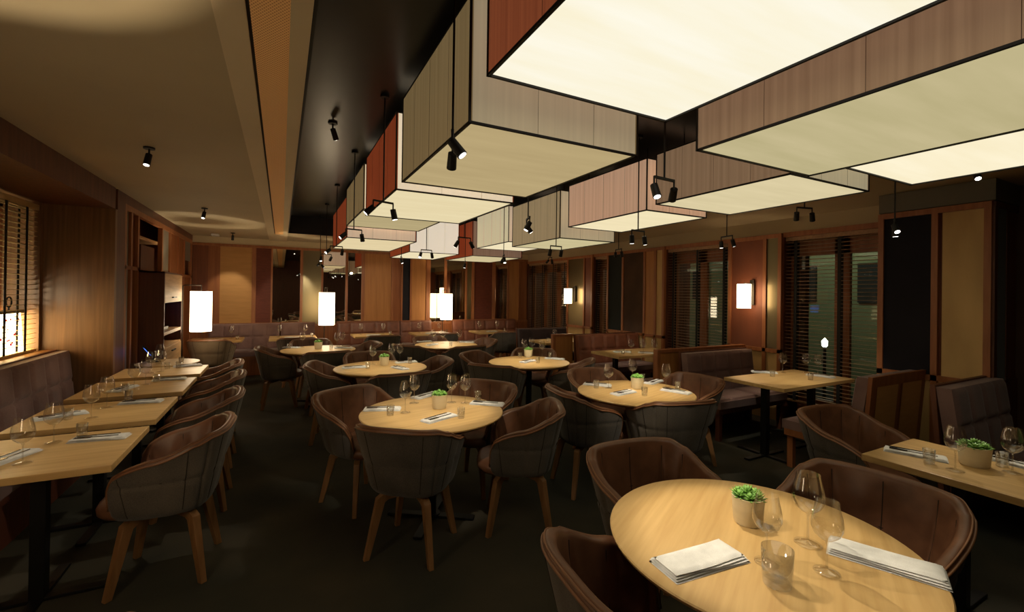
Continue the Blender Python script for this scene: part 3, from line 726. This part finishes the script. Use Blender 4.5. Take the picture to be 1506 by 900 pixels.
around('r5', [(128, .90, 0, 'tub chair at the far left of the round table near the far divider'), (-152, .85, 12, 'large dark tub chair before the round table near the far divider'), (-45, .80, 0, 'dark tub chair at the near right of the table near the far divider'), (55, .90, 0, 'tub chair behind the round table near the far divider')])
around('r6', [(-155, .88, 10, 'dark tub chair at the left of the table below the paired lamps'), (-82, .84, 0, 'dark tub chair in front of the table below the paired lamps'), (5, .86, 0, 'dark tub chair at the right of the table below the paired lamps'), (95, .86, 0, 'tub chair behind the table below the paired lamps')])
around('r7', [(182, .80, 0, 'tall-looking dark tub chair at the left end of the far round table'), (-85, .84, 0, 'dark tub chair in front of the far round table'), (8, .88, 0, 'brown tub chair at the right of the far round table'), (95, .90, 0, 'tub chair behind the far round table under the lamp')])
for y, x, lab in [(1.12, -.27, 'tub chair whose brown rim only shows at the bottom left corner'), (3.12, -.25, 'nearest tub chair of the left row, quilted grey side towards us'), (4.0, -.25, 'second tub chair of the left row behind the nearest one'), (4.88, -.29, 'third tub chair of the left row'), (5.66, -.36, 'farthest tub chair of the left row')]:
    chair(x, y, 180+(-4 if y < 4 else 0), lab, 'tub chairs of the left row')
chair(3.44, 1.84, -96, 'dark leather tub chair at the head of the table at the right edge', G)
chair(-1.02, 8.18, 78, 'pale taupe tub chair seen from behind under the left floor lamp', 'tub chairs by the back wall', chairT)
# ------------------------------------------------------------------ benches
def bench(name, L_, seat_d, label, mat='bench', back_h=.92, leather_back=None, ny=None, frame='frame_d', woodback=False, group=None, legs=True, loc=(0, 0, 0), rz=0, lean=.07):
    """local frame: seat looks to +Y, back at y=0, length along X, left end at x=0"""
    root = empty(name, loc, rz); tag(root, label, 'bench', group)
    n = ny or max(2, round(L_/.26))
    def puff(u, v, nu_, nv_):
        a = abs(math.sin(PI*u*nu_)); b = abs(math.sin(PI*v*nv_)); return min(1, a*3.2)**.5*min(1, b*3.2)**.5
    s = MB(); t0, t1 = .36, .46
    def top(u, v): return (u*L_, .1+v*seat_d, t1-.018+.018*puff(u, v, n/2, 1) - (.02 if v > .97 else 0))
    s.grid(top, n*8, 12); s.box(0, .1, t0, L_, .1+seat_d, t1-.02); s.build('seat', M[mat], root, smooth=True)
    b = MB(); z0, z1 = .44, back_h
    def face(u, v): return (u*L_, .115-lean*v+.018*puff(u, v, n, 2), z0+(z1-z0)*v)
    b.grid(face, n*8, 20)
    def bk(u, v): return (u*L_, .03-lean*v, z0+(z1-z0)*v)
    b.grid(bk, 2, 2)
    vv = [(0, .115-lean, z1), (L_, .115-lean, z1), (L_, .03-lean, z1+.0), (0, .03-lean, z1+.0)]
    b.add(vv, [(0, 1, 2, 3)])
    for x in (0, L_): b.add([(x, .115, z0), (x, .115-lean, z1), (x, .03-lean, z1), (x, .03, z0)], [(0, 1, 2, 3)])
    b.build('backrest', M[leather_back or mat], root, smooth=True, recalc=False)
    f = MB().box(0, .03, .3, L_, .1+seat_d-.02, .36)
    f.build('seat_rail', M[frame], root)
    w_ = MB()
    w_.add([(-.012, .03, .0), (L_+.012, .03, 0), (L_+.012, .03-lean, z1+.012), (-.012, .03-lean, z1+.012), (-.012, .0, 0), (L_+.012, .0, 0), (L_+.012, -lean-.0, z1+.012), (-.012, -lean-.0, z1+.012)],
           [(0, 3, 2, 1), (4, 5, 6, 7), (0, 1, 5, 4), (1, 2, 6, 5), (2, 3, 7, 6), (3, 0, 4, 7)])
    w_.build('back_board', M['wood' if woodback else frame], root)
    if woodback:
        q = MB()
        for k in range(2):
            x0 = .06+k*(L_-.06)/2; x1 = x0+(L_-.12)/2-.05
            a0, a1 = .2, z1-.07
            yy = lambda z: -lean*z/z1-.004
            q.add([(x0, yy(a0)-.004, a0), (x1, yy(a0)-.004, a0), (x1, yy(a1)-.004, a1), (x0, yy(a1)-.004, a1)], [(0, 1, 2, 3)])
        q.build('back_panel', M['ply_b'], root)
    if legs:
        for x in (.05, L_-.05):
            for y in (.06, .1+seat_d-.06): Bx(x-.025, y-.025, 0, x+.025, y+.025, .3).build('leg', M[frame], root)
    else:
        Bx(0, .03, 0, L_, .1+seat_d-.06, .3).build('plinth', M[frame], root)
    return root
# left banquette along the window (faces +X)
bench('banquette', 5.2, .36, 'long plum banquette under the left alcove window', back_h=.985, legs=False, loc=(-1.88, 5.78, 0), rz=-PI/2, lean=.05, frame='dark_veneer')
bn = 'banquettes along the back wall'
for x0, x1, lab in [(-1.2, -.02, 'plum banquette at the left end of the back wall behind the taupe chair'), (.0, .62, 'short brown banquette left of the centre-left floor lamp'), (1.06, 2.36, 'brown banquette right of the centre-left floor lamp'), (2.38, 3.1, 'brown banquette left of the paired lamps'), (3.62, 5.3, 'brown banquette right of the paired lamps in the far corner')]:
    bench('banquette', x1-x0, .45, lab, mat='bench' if x0 < 0 else 'bench', leather_back='brownleather' if x0 > .5 else None, back_h=.93, legs=False, loc=(x1, YB-.1, 0), rz=PI, group=bn, frame='wood')
bench('booth_bench', 1.2, .42, 'plum booth bench in front of the wood divider, facing us', loc=(5.45, 3.75, 0), rz=PI, back_h=.91, group='booth benches', lean=.06)
bench('booth_bench', .92, .56, 'booth bench turned away, wood-panelled back towards us beside the navy panel', loc=(4.24, 1.9, 0), rz=0, back_h=.945, woodback=True, group='booth benches', frame='frame')
bench('booth_bench', .98, .45, 'quilted plum booth bench at the right edge below the yellow panel', loc=(5.2, 1.4, 0), rz=PI, back_h=.96, group='booth benches')
bench('booth_bench', 1.3, .42, 'reddish booth bench behind the wood divider, below the dark panels', mat='bench', leather_back='brownleather', loc=(5.62, 6.0, 0), rz=PI, back_h=.92, group='booth benches')
bench('booth_bench', 1.2, .42, 'booth bench hidden behind the near wood divider, facing away', loc=(4.2, 4.06, 0), rz=0, back_h=.86, group='booth benches')
bench('booth_bench', 1.1, .42, 'dark violet booth bench below the far wall lamp', mat='bench_d', loc=(5.2, 7.62, 0), rz=PI, back_h=.9, group='booth benches')
def divider(x0, x1, y, h, label):
    t = empty('wood_divider', (x0, y, 0)); tag(t, label, 'divider', 'wood dividers between booths')
    L_ = x1-x0
    Bx(.04, -.02, .05, L_, .02, h-.04).build('panel', M['wood_light'], t)
    Bx(0, -.035, 0, .05, .035, h).build('post', M['frame'], t, bevel=.003)
    Bx(.05, -.035, h-.04, L_, .035, h).build('top_rail', M['frame'], t, bevel=.003)
    Bx(.05, -.03, 0, L_, .03, .08).build('bottom_rail', M['frame'], t)
divider(3.98, 5.6, 3.92, .945, 'honey wood booth divider with a top rail, left of the facing booth bench')
divider(3.95, 4.35, 6.16, .93, 'far wood booth divider end beside the round table near it')

# back wall tables and chairs
bt = 'small tables along the back wall'
for i, (x, lab, cl) in enumerate([(-.95, 'small oak table in front of the left end banquette', None), (.2, 'small oak table left of the centre-left floor lamp', 'tub chair at the small table left of the centre-left lamp'), (1.6, 'small oak table right of the centre-left floor lamp', 'tub chair at the small table right of the centre-left lamp'),
                              (2.75, 'small oak table below the red panel left of the paired lamps', 'tub chair at the small table left of the paired lamps'), (4.1, 'small oak table right of the paired lamps', 'tub chair at the small table right of the paired lamps')]):
    sl = ['leftmost', 'second', 'third', 'fourth', 'rightmost'][i]+' small table along the back wall'
    rect_table(x-.38, x+.38, 8.62, 9.24, lab, [(0, 0)], 'x', bt)
    for j, (dx, dy) in enumerate([(-.22, .1), (.2, .08)]):
        wineP.place((x+dx, 8.9+dy, .7502), 0, '%s wine glass on the %s' % (('left', 'right')[j], sl), 'wine glass', 'wine glasses along the back wall')
    tumP.place((x+.3, 8.8, .7502), 0, 'tumbler on the %s' % sl, 'glass', 'tumblers along the back wall')
    napP.place((x-.02, 8.78, .7505), 0, 'folded white napkin on the %s' % sl, 'napkin', 'napkins along the back wall')
    if cl: chair(x+.05, 8.02+.05*(i % 2), 90, cl, 'tub chairs by the back wall')
# small table ware by the cabinet
wineP.place((-1.2, 6.25, .7502), 0, 'wine glass on the small round table beside the service cabinet', 'wine glass', 'wine glasses on the tables')
tumP.place((-1.0, 6.22, .7502), 0, 'tumbler on the small round table beside the service cabinet', 'glass', 'tumblers on the tables')
t = empty('card_reader', (-1.3, 6.42, .7502), R(-70)); tag(t, 'black tilted touch screen with a blue display on the small round table', 'screen')
mt = Matrix.Rotation(R(35), 4, 'X')
MB().box(-.06, -.05, 0, .06, .07, .015).box(-.01, .0, .01, .01, .02, .09).build('stand', M['blackm'], t, bevel=.003)
MB().box(-.085, .03, .06, .085, .045, .2, mt).build('case', M['blackm'], t, bevel=.003)
MB().box(-.05, .0285, .08, .06, .0295, .18, mt).build('screen', M['screen'], t)

# ------------------------------------------------------------------ light boxes
def boxmats():
    def side_(nm, a, b, e=.12): return streaky('cloth_'+nm, a, b, (34, 34, .6), .75, .1, .0, emit=e, detail=6, lo=.2, hi=.8)
    S = dict(sienna=side_('sienna', (122, 62, 38), (156, 86, 54), .5), siennar=side_('sienna_red', (124, 54, 28), (148, 68, 38), .5), olive=side_('olive', (120, 100, 66), (144, 122, 84), .5),
             beige=side_('beige', (176, 160, 128), (190, 174, 140), .5), cream=side_('cream', (224, 208, 180), (236, 220, 192), .72), mauve=side_('mauve', (130, 103, 78), (160, 132, 102), .5),
             pink=side_('pink', (192, 150, 120), (216, 178, 146), .55), stone=side_('stone', (156, 136, 102), (180, 160, 122), .5), grey=side_('grey', (182, 170, 138), (196, 184, 152), .5),
             pale=side_('pale', (210, 198, 160), (226, 214, 178), .6), rose=side_('rose', (202, 178, 154), (216, 192, 168), .55), white=side_('white', (226, 214, 192), (236, 224, 202), .8),
             brown=side_('brown', (122, 96, 78), (144, 116, 96), .5))
    return S
S = boxmats()
def U(nm, c, c2, s): return glow('diffuser_'+nm, c, s, c2, (1.0, 7, 7))
BOXES = [ # x0,x1,y0,y1,zb,h, left, near, (bottom col, col2, strength), label
 ('A', .68, 1.60, -.1, 1.53, 2.415, .44, 'sienna', 'sienna', ((255, 250, 232), (250, 240, 208), 1.0), 'brightest cream light box overhead with a sienna side, cut by the top edge'),
 ('B', .68, 1.59, 1.71, 2.86, 2.30, .54, 'olive', 'beige', ((198, 176, 128), (186, 164, 118), .9), 'big olive and beige light box hanging upper centre with a dim underside'),
 ('C', .69, 1.61, 3.09, 4.30, 2.30, .54, 'siennar', 'cream', ((240, 224, 180), (232, 214, 168), .95), 'light box with red-brown side and cream front behind the big olive one'),
 ('D', .70, 1.60, 4.52, 5.80, 2.395, .45, 'olive', 'cream', ((196, 178, 132), (184, 166, 122), .9), 'olive-sided light box with dim underside between two red-brown ones'),
 ('E', .71, 1.59, 5.86, 7.50, 2.26, .52, 'siennar', 'rose', ((236, 216, 170), (226, 206, 160), .95), 'far light box with dark red side and pale pink front, end of the left line'),
 ('W', 1.83, 2.68, 7.15, 8.60, 2.24, .56, 'siennar', 'white', ((246, 230, 190), (238, 222, 180), .95), 'white-fronted light box with a narrow red-brown side in the far middle'),
 ('G', 1.78, 2.71, .1, 1.50, 2.30, .50, 'mauve', 'mauve', ((206, 192, 148), (190, 178, 132), .92), 'long mauve-brown light box at the upper right with a dim underside'),
 ('H', 2.78, 3.70, .1, 1.40, 2.35, .45, 'grey', 'grey', ((255, 244, 212), (248, 234, 196), 1.0), 'bright cream light box underside at the right edge of the picture'),
 ('F', 2.76, 3.68, 1.63, 2.73, 2.35, .42, 'mauve', 'grey', ((232, 216, 172), (220, 204, 160), .92), 'mauve-sided light box with grey-cream end, right of centre'),
 ('M', 2.76, 3.50, 2.84, 4.00, 2.32, .45, 'pink', 'pink', ((248, 232, 190), (240, 224, 180), .97), 'pink wood-toned light box with a bright underside right of centre'),
 ('O', 2.76, 3.54, 4.17, 5.32, 2.22, .54, 'stone', 'grey', ((214, 200, 154), (204, 190, 144), .93), 'stone-coloured light box with grey front behind the pink one'),
 ('P', 2.76, 3.60, 5.44, 6.55, 2.30, .50, 'pale', 'rose', ((250, 234, 194), (240, 224, 184), .96), 'pale yellow-green sided light box behind the stone-coloured one'),
 ('S', 2.78, 3.70, 6.78, 8.10, 2.20, .58, 'siennar', 'brown', ((222, 204, 158), (212, 194, 148), .9), 'brown-fronted light box with red-brown side, farthest of the right line'),
]
for nm, x0, x1, y0, y1, zb, h, ls, ns, (c, c2, st), lab in BOXES:
    t = empty('light_box', (x0, y0, zb)); tag(t, lab, 'light box', 'suspended cloth light boxes')
    L_, W_, e = y1-y0, x1-x0, .006
    sx, sy = MB(), MB()
    for x in [W_*.36, W_*.7]: sx.box(x-.0007, -.0008, .01, x+.0007, 0, h-.01)
    for y in [L_*.24, L_*.5, L_*.76]: sy.box(-.0008, y-.0007, .01, 0, y+.0007, h-.01)
    Bx(0, 0, .008, .012, L_, h).build('side_panel', S[ls], t, extra=(sy, M['stitch'])); Bx(W_-.012, 0, .008, W_, L_, h).build('side_panel', S[ls], t)
    Bx(.012, 0, .008, W_-.012, .012, h).build('front_panel', S[ns], t, extra=(sx, M['stitch'])); Bx(.012, L_-.012, .008, W_-.012, L_, h).build('front_panel', S[ns], t)
    Bx(.012, .012, .006, W_-.012, L_-.012, .012).build('diffuser', U(nm, c, c2, st), t)
    Bx(.012, .012, h-.02, W_-.012, L_-.012, h-.01).build('top_panel', M['ext_d'], t)
    f = MB()
    for z in (0, h-.006):
        f.box(-e/2, -e/2, z, W_+e/2, e*1.5, z+.01).box(-e/2, L_-e*1.5, z, W_+e/2, L_+e/2, z+.01).box(-e/2, 0, z, e*1.5, L_, z+.01).box(W_-e*1.5, 0, z, W_+e/2, L_, z+.01)
    for x in (0, W_):
        for y in (0, L_): f.box(x-e*.8, y-e*.8, 0, x+e*.8, y+e*.8, h)
    f.build('edge_frame', M['rib'], t)
    hg = MB()
    for x in (.15, W_-.15):
        for y in (.15, L_-.15): hg.tube([(x, y, h), (x, y, ZR-zb)], .004, 6)
    hg.build('suspension_rod', M['blackm'], t)

# ------------------------------------------------------------------ spot fixtures
def spot_light(loc, target, energy, size=38, col=(1, .88, .67), parent=None, blend=.5):
    l = bpy.data.lights.new('spot_beam', 'SPOT'); l.energy = energy; l.spot_size = R(size); l.spot_blend = blend; l.color = col; l.shadow_soft_size = .025
    o = bpy.data.objects.new('spot_beam', l); C.objects.link(o); o.location = loc
    o.rotation_euler = (Vector(target)-Vector(loc)).to_track_quat('-Z', 'Y').to_euler(); return o
def fixture(x, y, zb, ztop, bar_ang, aims, label, energy=14, on=(1, 1), size=38):
    """rod from the ceiling, cross bar, two heads aimed at things below"""
    t = empty('hanging_spotlight', (x, y, zb)); tag(t, label, 'spotlight', 'double spotlights on rods')
    c, s = math.cos(R(bar_ang)), math.sin(R(bar_ang)); hb = .075
    MB().tube([(0, 0, 0), (0, 0, ztop-zb)], .005, 8).build('rod', M['blackm'], t)
    MB().lathe([(.03, ztop-zb-.02), (.03, ztop-zb)], 16).build('canopy', M['blackm'], t)
    MB().box(-hb, -.006, -.006, hb, .006, .006, Matrix.Rotation(R(bar_ang), 4, 'Z')).build('crossbar', M['blackm'], t)
    for i, sg in enumerate((-1, 1)):
        hx, hy = sg*hb*c, sg*hb*s
        tgt = Vector(aims[i]) if aims[i] else None
        hpos = Vector((hx, hy, -.045))
        d = (tgt-(Vector((x, y, zb))+hpos)).normalized() if tgt else Vector((sg*.1, 0, -1)).normalized()
        arm = MB().tube([(hx, hy, .0), (hx, hy, -.05)], .005, 6)
        arm.build('arm', M['blackm'], t)
        hd = MB().tube([hpos-d*.005, hpos+d*.065], [.0185, .021], 14); head = hd.build('lamp_head', M['blackm'], t, smooth=True)
        MB().tube([hpos+d*.0655, hpos+d*.067], .016, 14).build('lens', M['lens' if on[i] else 'lensd'], head)
        if tgt and on[i]:
            p = Vector((x, y, zb))+hpos+d*.08; spot_light(p, tgt, energy, size)
tt = lambda k, dx=0, dy=0: (TC[k][0]+dx, TC[k][1]+dy, .75)
FX = [
 (.60, 1.69, 2.22, 70, [tt('big'), tt('mid')], 'nearest double spotlight, hanging before the big olive light box'),
 (.60, 3.05, 2.20, 20, [(-.9, 3.3, .75), tt('mid')], 'double spotlight hanging before the first red-brown light box'),
 (.60, 4.42, 2.18, 10, [(-1.0, 4.3, .75), tt('r4')], 'double spotlight hanging before the second olive light box'),
 (.60, 5.92, 2.15, 10, [(-1.0, 5.5, .75), tt('r7', .1)], 'double spotlight hanging before the far red light box'),
 (.60, 7.31, 2.15, 15, [tt('r7', -.1), (.2, 8.9, .75)], 'double spotlight beyond the far red light box'),
 (.60, 8.50, 2.10, 70, [(.2, 9.9, 1.5), (1.6, 8.9, .75)], 'farthest double spotlight before the back wall mirrors'),
 (1.69, 1.62, 2.18, 5, [tt('big'), tt('r3')], 'double spotlight under the bright corner of the nearest light box'),
 (1.69, 3.00, 2.18, 70, [tt('mid'), tt('r3')], 'pair of small spots in front of the stone-coloured light box'),
 (1.69, 4.35, 2.17, 10, [tt('r4'), tt('r5')], 'double spotlight beside the pale light box in the centre'),
 (1.69, 5.72, 2.15, 5, [tt('r4', .1), tt('r6')], 'double spotlight in front of the white light box'),
 (1.69, 7.10, 2.15, 70, [tt('r6', -.2), (1.9, 9.9, 1.4)], 'far double spotlight below the white light box'),
 (2.62, 2.79, 2.13, 5, [tt('r3'), tt('r3', .3)], 'double spotlight below the pink light box corner'),
 (2.62, 4.03, 2.11, 5, [tt('r5'), tt('r5', .2)], 'double spotlight below the stone-coloured light box'),
 (2.62, 5.30, 2.10, 70, [tt('r5', -.2), tt('r6', .2)], 'double spotlight below the pale yellow light box'),
 (2.62, 6.70, 2.10, 70, [tt('r6', .1), (3.0, 8.9, .75)], 'double spotlight hanging below the brown-fronted light box'),
 (3.80, 2.13, 2.33, -15, [(4.6, 2.75, .75), (5.0, 2.6, .75)], 'double spotlight below the grey-ended light box near the blinds'),
 (3.98, 2.98, 2.2, 80, [(4.6, 2.9, .75), None], 'double spotlight on a long rod in front of the far blind'),
 (3.99, 1.60, 2.17, 20, [(3.2, .8, .75), None], 'double spotlight in front of the dark navy panel'),
 (3.98, 4.60, 2.2, 80, [(4.7, 5.0, .75), (5.0, 5.9, .9)], 'double spotlight above the booth behind the wood divider'),
 (3.98, 6.30, 2.2, 80, [(4.5, 6.7, .75), (4.1, 8.9, .75)], 'far double spotlight above the farthest booth'),
]
for x, y, zb, ba, aims, lab in FX:
    fixture(x, y, zb, ZR if x < 4.235 else ZC, ba, aims, lab, energy=62 if y < 2 and x < 3 else 32)
def ceiling_spot(x, y, z, label, aim, energy=6, tilt=0):
    t = empty('ceiling_spotlight', (x, y, z)); tag(t, label, 'spotlight', 'small ceiling spotlights')
    MB().lathe([(.035, -.012), (.035, 0)], 16).build('canopy', M['blackm'], t)
    MB().tube([(0, 0, -.01), (0, 0, -.05)], .006, 8).build('stem', M['blackm'], t)
    d = (Vector(aim)-Vector((x, y, z-.06))).normalized(); h0 = Vector((0, 0, -.05))
    hd = MB().tube([h0, h0+d*.085], [.02, .022], 14).build('lamp_head', M['blackm'], t, smooth=True)
    MB().tube([h0+d*.0855, h0+d*.087], .017, 14).build('lens', M['lens'], hd)
    spot_light(Vector((x, y, z))+h0+d*.1, aim, energy, 50)
ceiling_spot(-.85, 4.0, ZC, 'nearest small spotlight on the plain left ceiling', (-1.05, 3.5, .75), 24)
ceiling_spot(-.86, 6.65, ZC, 'second small spotlight on the left ceiling', (-1.1, 6.0, .75), 24)
ceiling_spot(-.78, 9.3, ZC, 'farthest small spotlight on the left ceiling near the back wall', (-.9, 10.1, 1.3), 30)
ceiling_spot(.34, 3.75, ZR, 'dark spotlight head on the black recess ceiling', (1.2, 5.0, 1.0), 2)
ceiling_spot(4.55, 1.34, ZC, 'small spotlight on the ceiling above the yellow panel', (3.4, .6, .75), 6)
tag(Bx(-1.14, 9.6, ZC-.04, -1.02, 9.72, ZC).build('smoke_detector', M['napkin'], bevel=.01), 'small pale detector on the left ceiling near the back wall', 'detector')

# ------------------------------------------------------------------ lamps
def floor_lamp(x, y, label, pole=(-.22, 0), energy=38):
    t = empty('floor_lamp', (x, y, 0)); tag(t, label, 'floor lamp', 'floor lamps with white drum shades')
    px, py = pole; r, z0, z1 = .135, .97, 1.56
    MB().lathe([(.15, 0), (.15, .012), (.02, .02)], 28, (px, py, 0)).build('base', M['darksteel'], t, smooth=True)
    MB().tube([(px, py, .015), (px, py, 1.64), (px*.9, py*.9, 1.65), (0, 0, 1.65), (0, 0, 1.5)], .008, 8).build('pole', M['darksteel'], t)
    MB().lathe([(r, z0), (r, z1), (r-.004, z1), (r-.004, z0), (r, z0)], 40, close=False).build('lamp_shade', M['shade'], t, smooth=True)
    b = MB()
    for k in range(3): b.tube([(0, 0, z1-.03), ((r-.004)*math.cos(k*2.1), (r-.004)*math.sin(k*2.1), z1-.03)], .003, 6)
    b.build('shade_ring', M['darksteel'], t)
    MB().lathe([(0, 1.40), (.02, 1.41), (.028, 1.43), (.02, 1.46), (.012, 1.5)], 14, close=False).build('bulb', M['lens'], t, smooth='all')
    l = bpy.data.lights.new('lamp_bulb', 'POINT'); l.energy = energy; l.color = (1, .82, .56); l.shadow_soft_size = .015
    o = bpy.data.objects.new('lamp_bulb', l); C.objects.link(o); o.location = (x, y, 1.36)
floor_lamp(-1.05, 7.95, 'floor lamp with a white drum shade standing beside the service cabinet', (-.24, .1))
floor_lamp(.74, 8.75, 'floor lamp with a white drum shade, centre left before the back wall', (-.02, .22))
floor_lamp(3.36, 9.72, 'floor lamp with a white drum shade before the mirrors, mid back wall', (-.02, .2))
floor_lamp(-1.0, 1.5, 'floor lamp with a white drum shade near the camera, left of the picture', (-.2, 0), 75)
def sconce(x, y, z, h, r, label):
    t = empty('wall_lamp', (x, y, z)); tag(t, label, 'wall lamp', 'wall lamps with white shades')
    Bx(.18-.02, -.03, -.12, .18, .03, .22).build('back_plate', M['darksteel'], t, bevel=.003)
    MB().tube([(.17, 0, h*.55), (0, 0, h*.55), (0, 0, h*.3)], .006, 8).build('arm', M['darksteel'], t)
    MB().lathe([(r, -h/2), (r, h/2), (r-.004, h/2), (r-.004, -h/2), (r, -h/2)], 32, close=False).build('lamp_shade', M['shade2'], t, smooth=True)
    l = bpy.data.lights.new('lamp_bulb', 'POINT'); l.energy = 5; l.color = (1, .74, .44); l.shadow_soft_size = .03
    o = bpy.data.objects.new('lamp_bulb', l); C.objects.link(o); o.location = (x, y, z)
sconce(5.49, 3.84, 1.6, .32, .085, 'glowing white wall lamp on the sienna panel')
sconce(5.49, 7.95, 1.55, .32, .085, 'glowing white wall lamp on the far right wall between windows')

# faint city glow so the night outside is not pure black
wd = bpy.data.worlds.new('night'); bpy.context.scene.world = wd; wd.use_nodes = True
wd.node_tree.nodes['Background'].inputs[0].default_value = (.5, .7, .6, 1); wd.node_tree.nodes['Background'].inputs[1].default_value = .02
def outside_light(x, y, z, e, c):
    l = bpy.data.lights.new('street_light', 'POINT'); l.energy = e; l.color = c; l.shadow_soft_size = .2
    o = bpy.data.objects.new('street_light', l); C.objects.link(o); o.location = (x, y, z)
outside_light(8.6, 5.0, 3.2, 80, (.95, 1, .7)); outside_light(8.8, 11, 3.2, 80, (.95, 1, .75))
l = bpy.data.lights.new('lantern_bulb', 'POINT'); l.energy = 12; l.color = (1, .88, .6); l.shadow_soft_size = .05
o = bpy.data.objects.new('lantern_bulb', l); C.objects.link(o); o.location = (XA-.16, 5.0, 1.5)
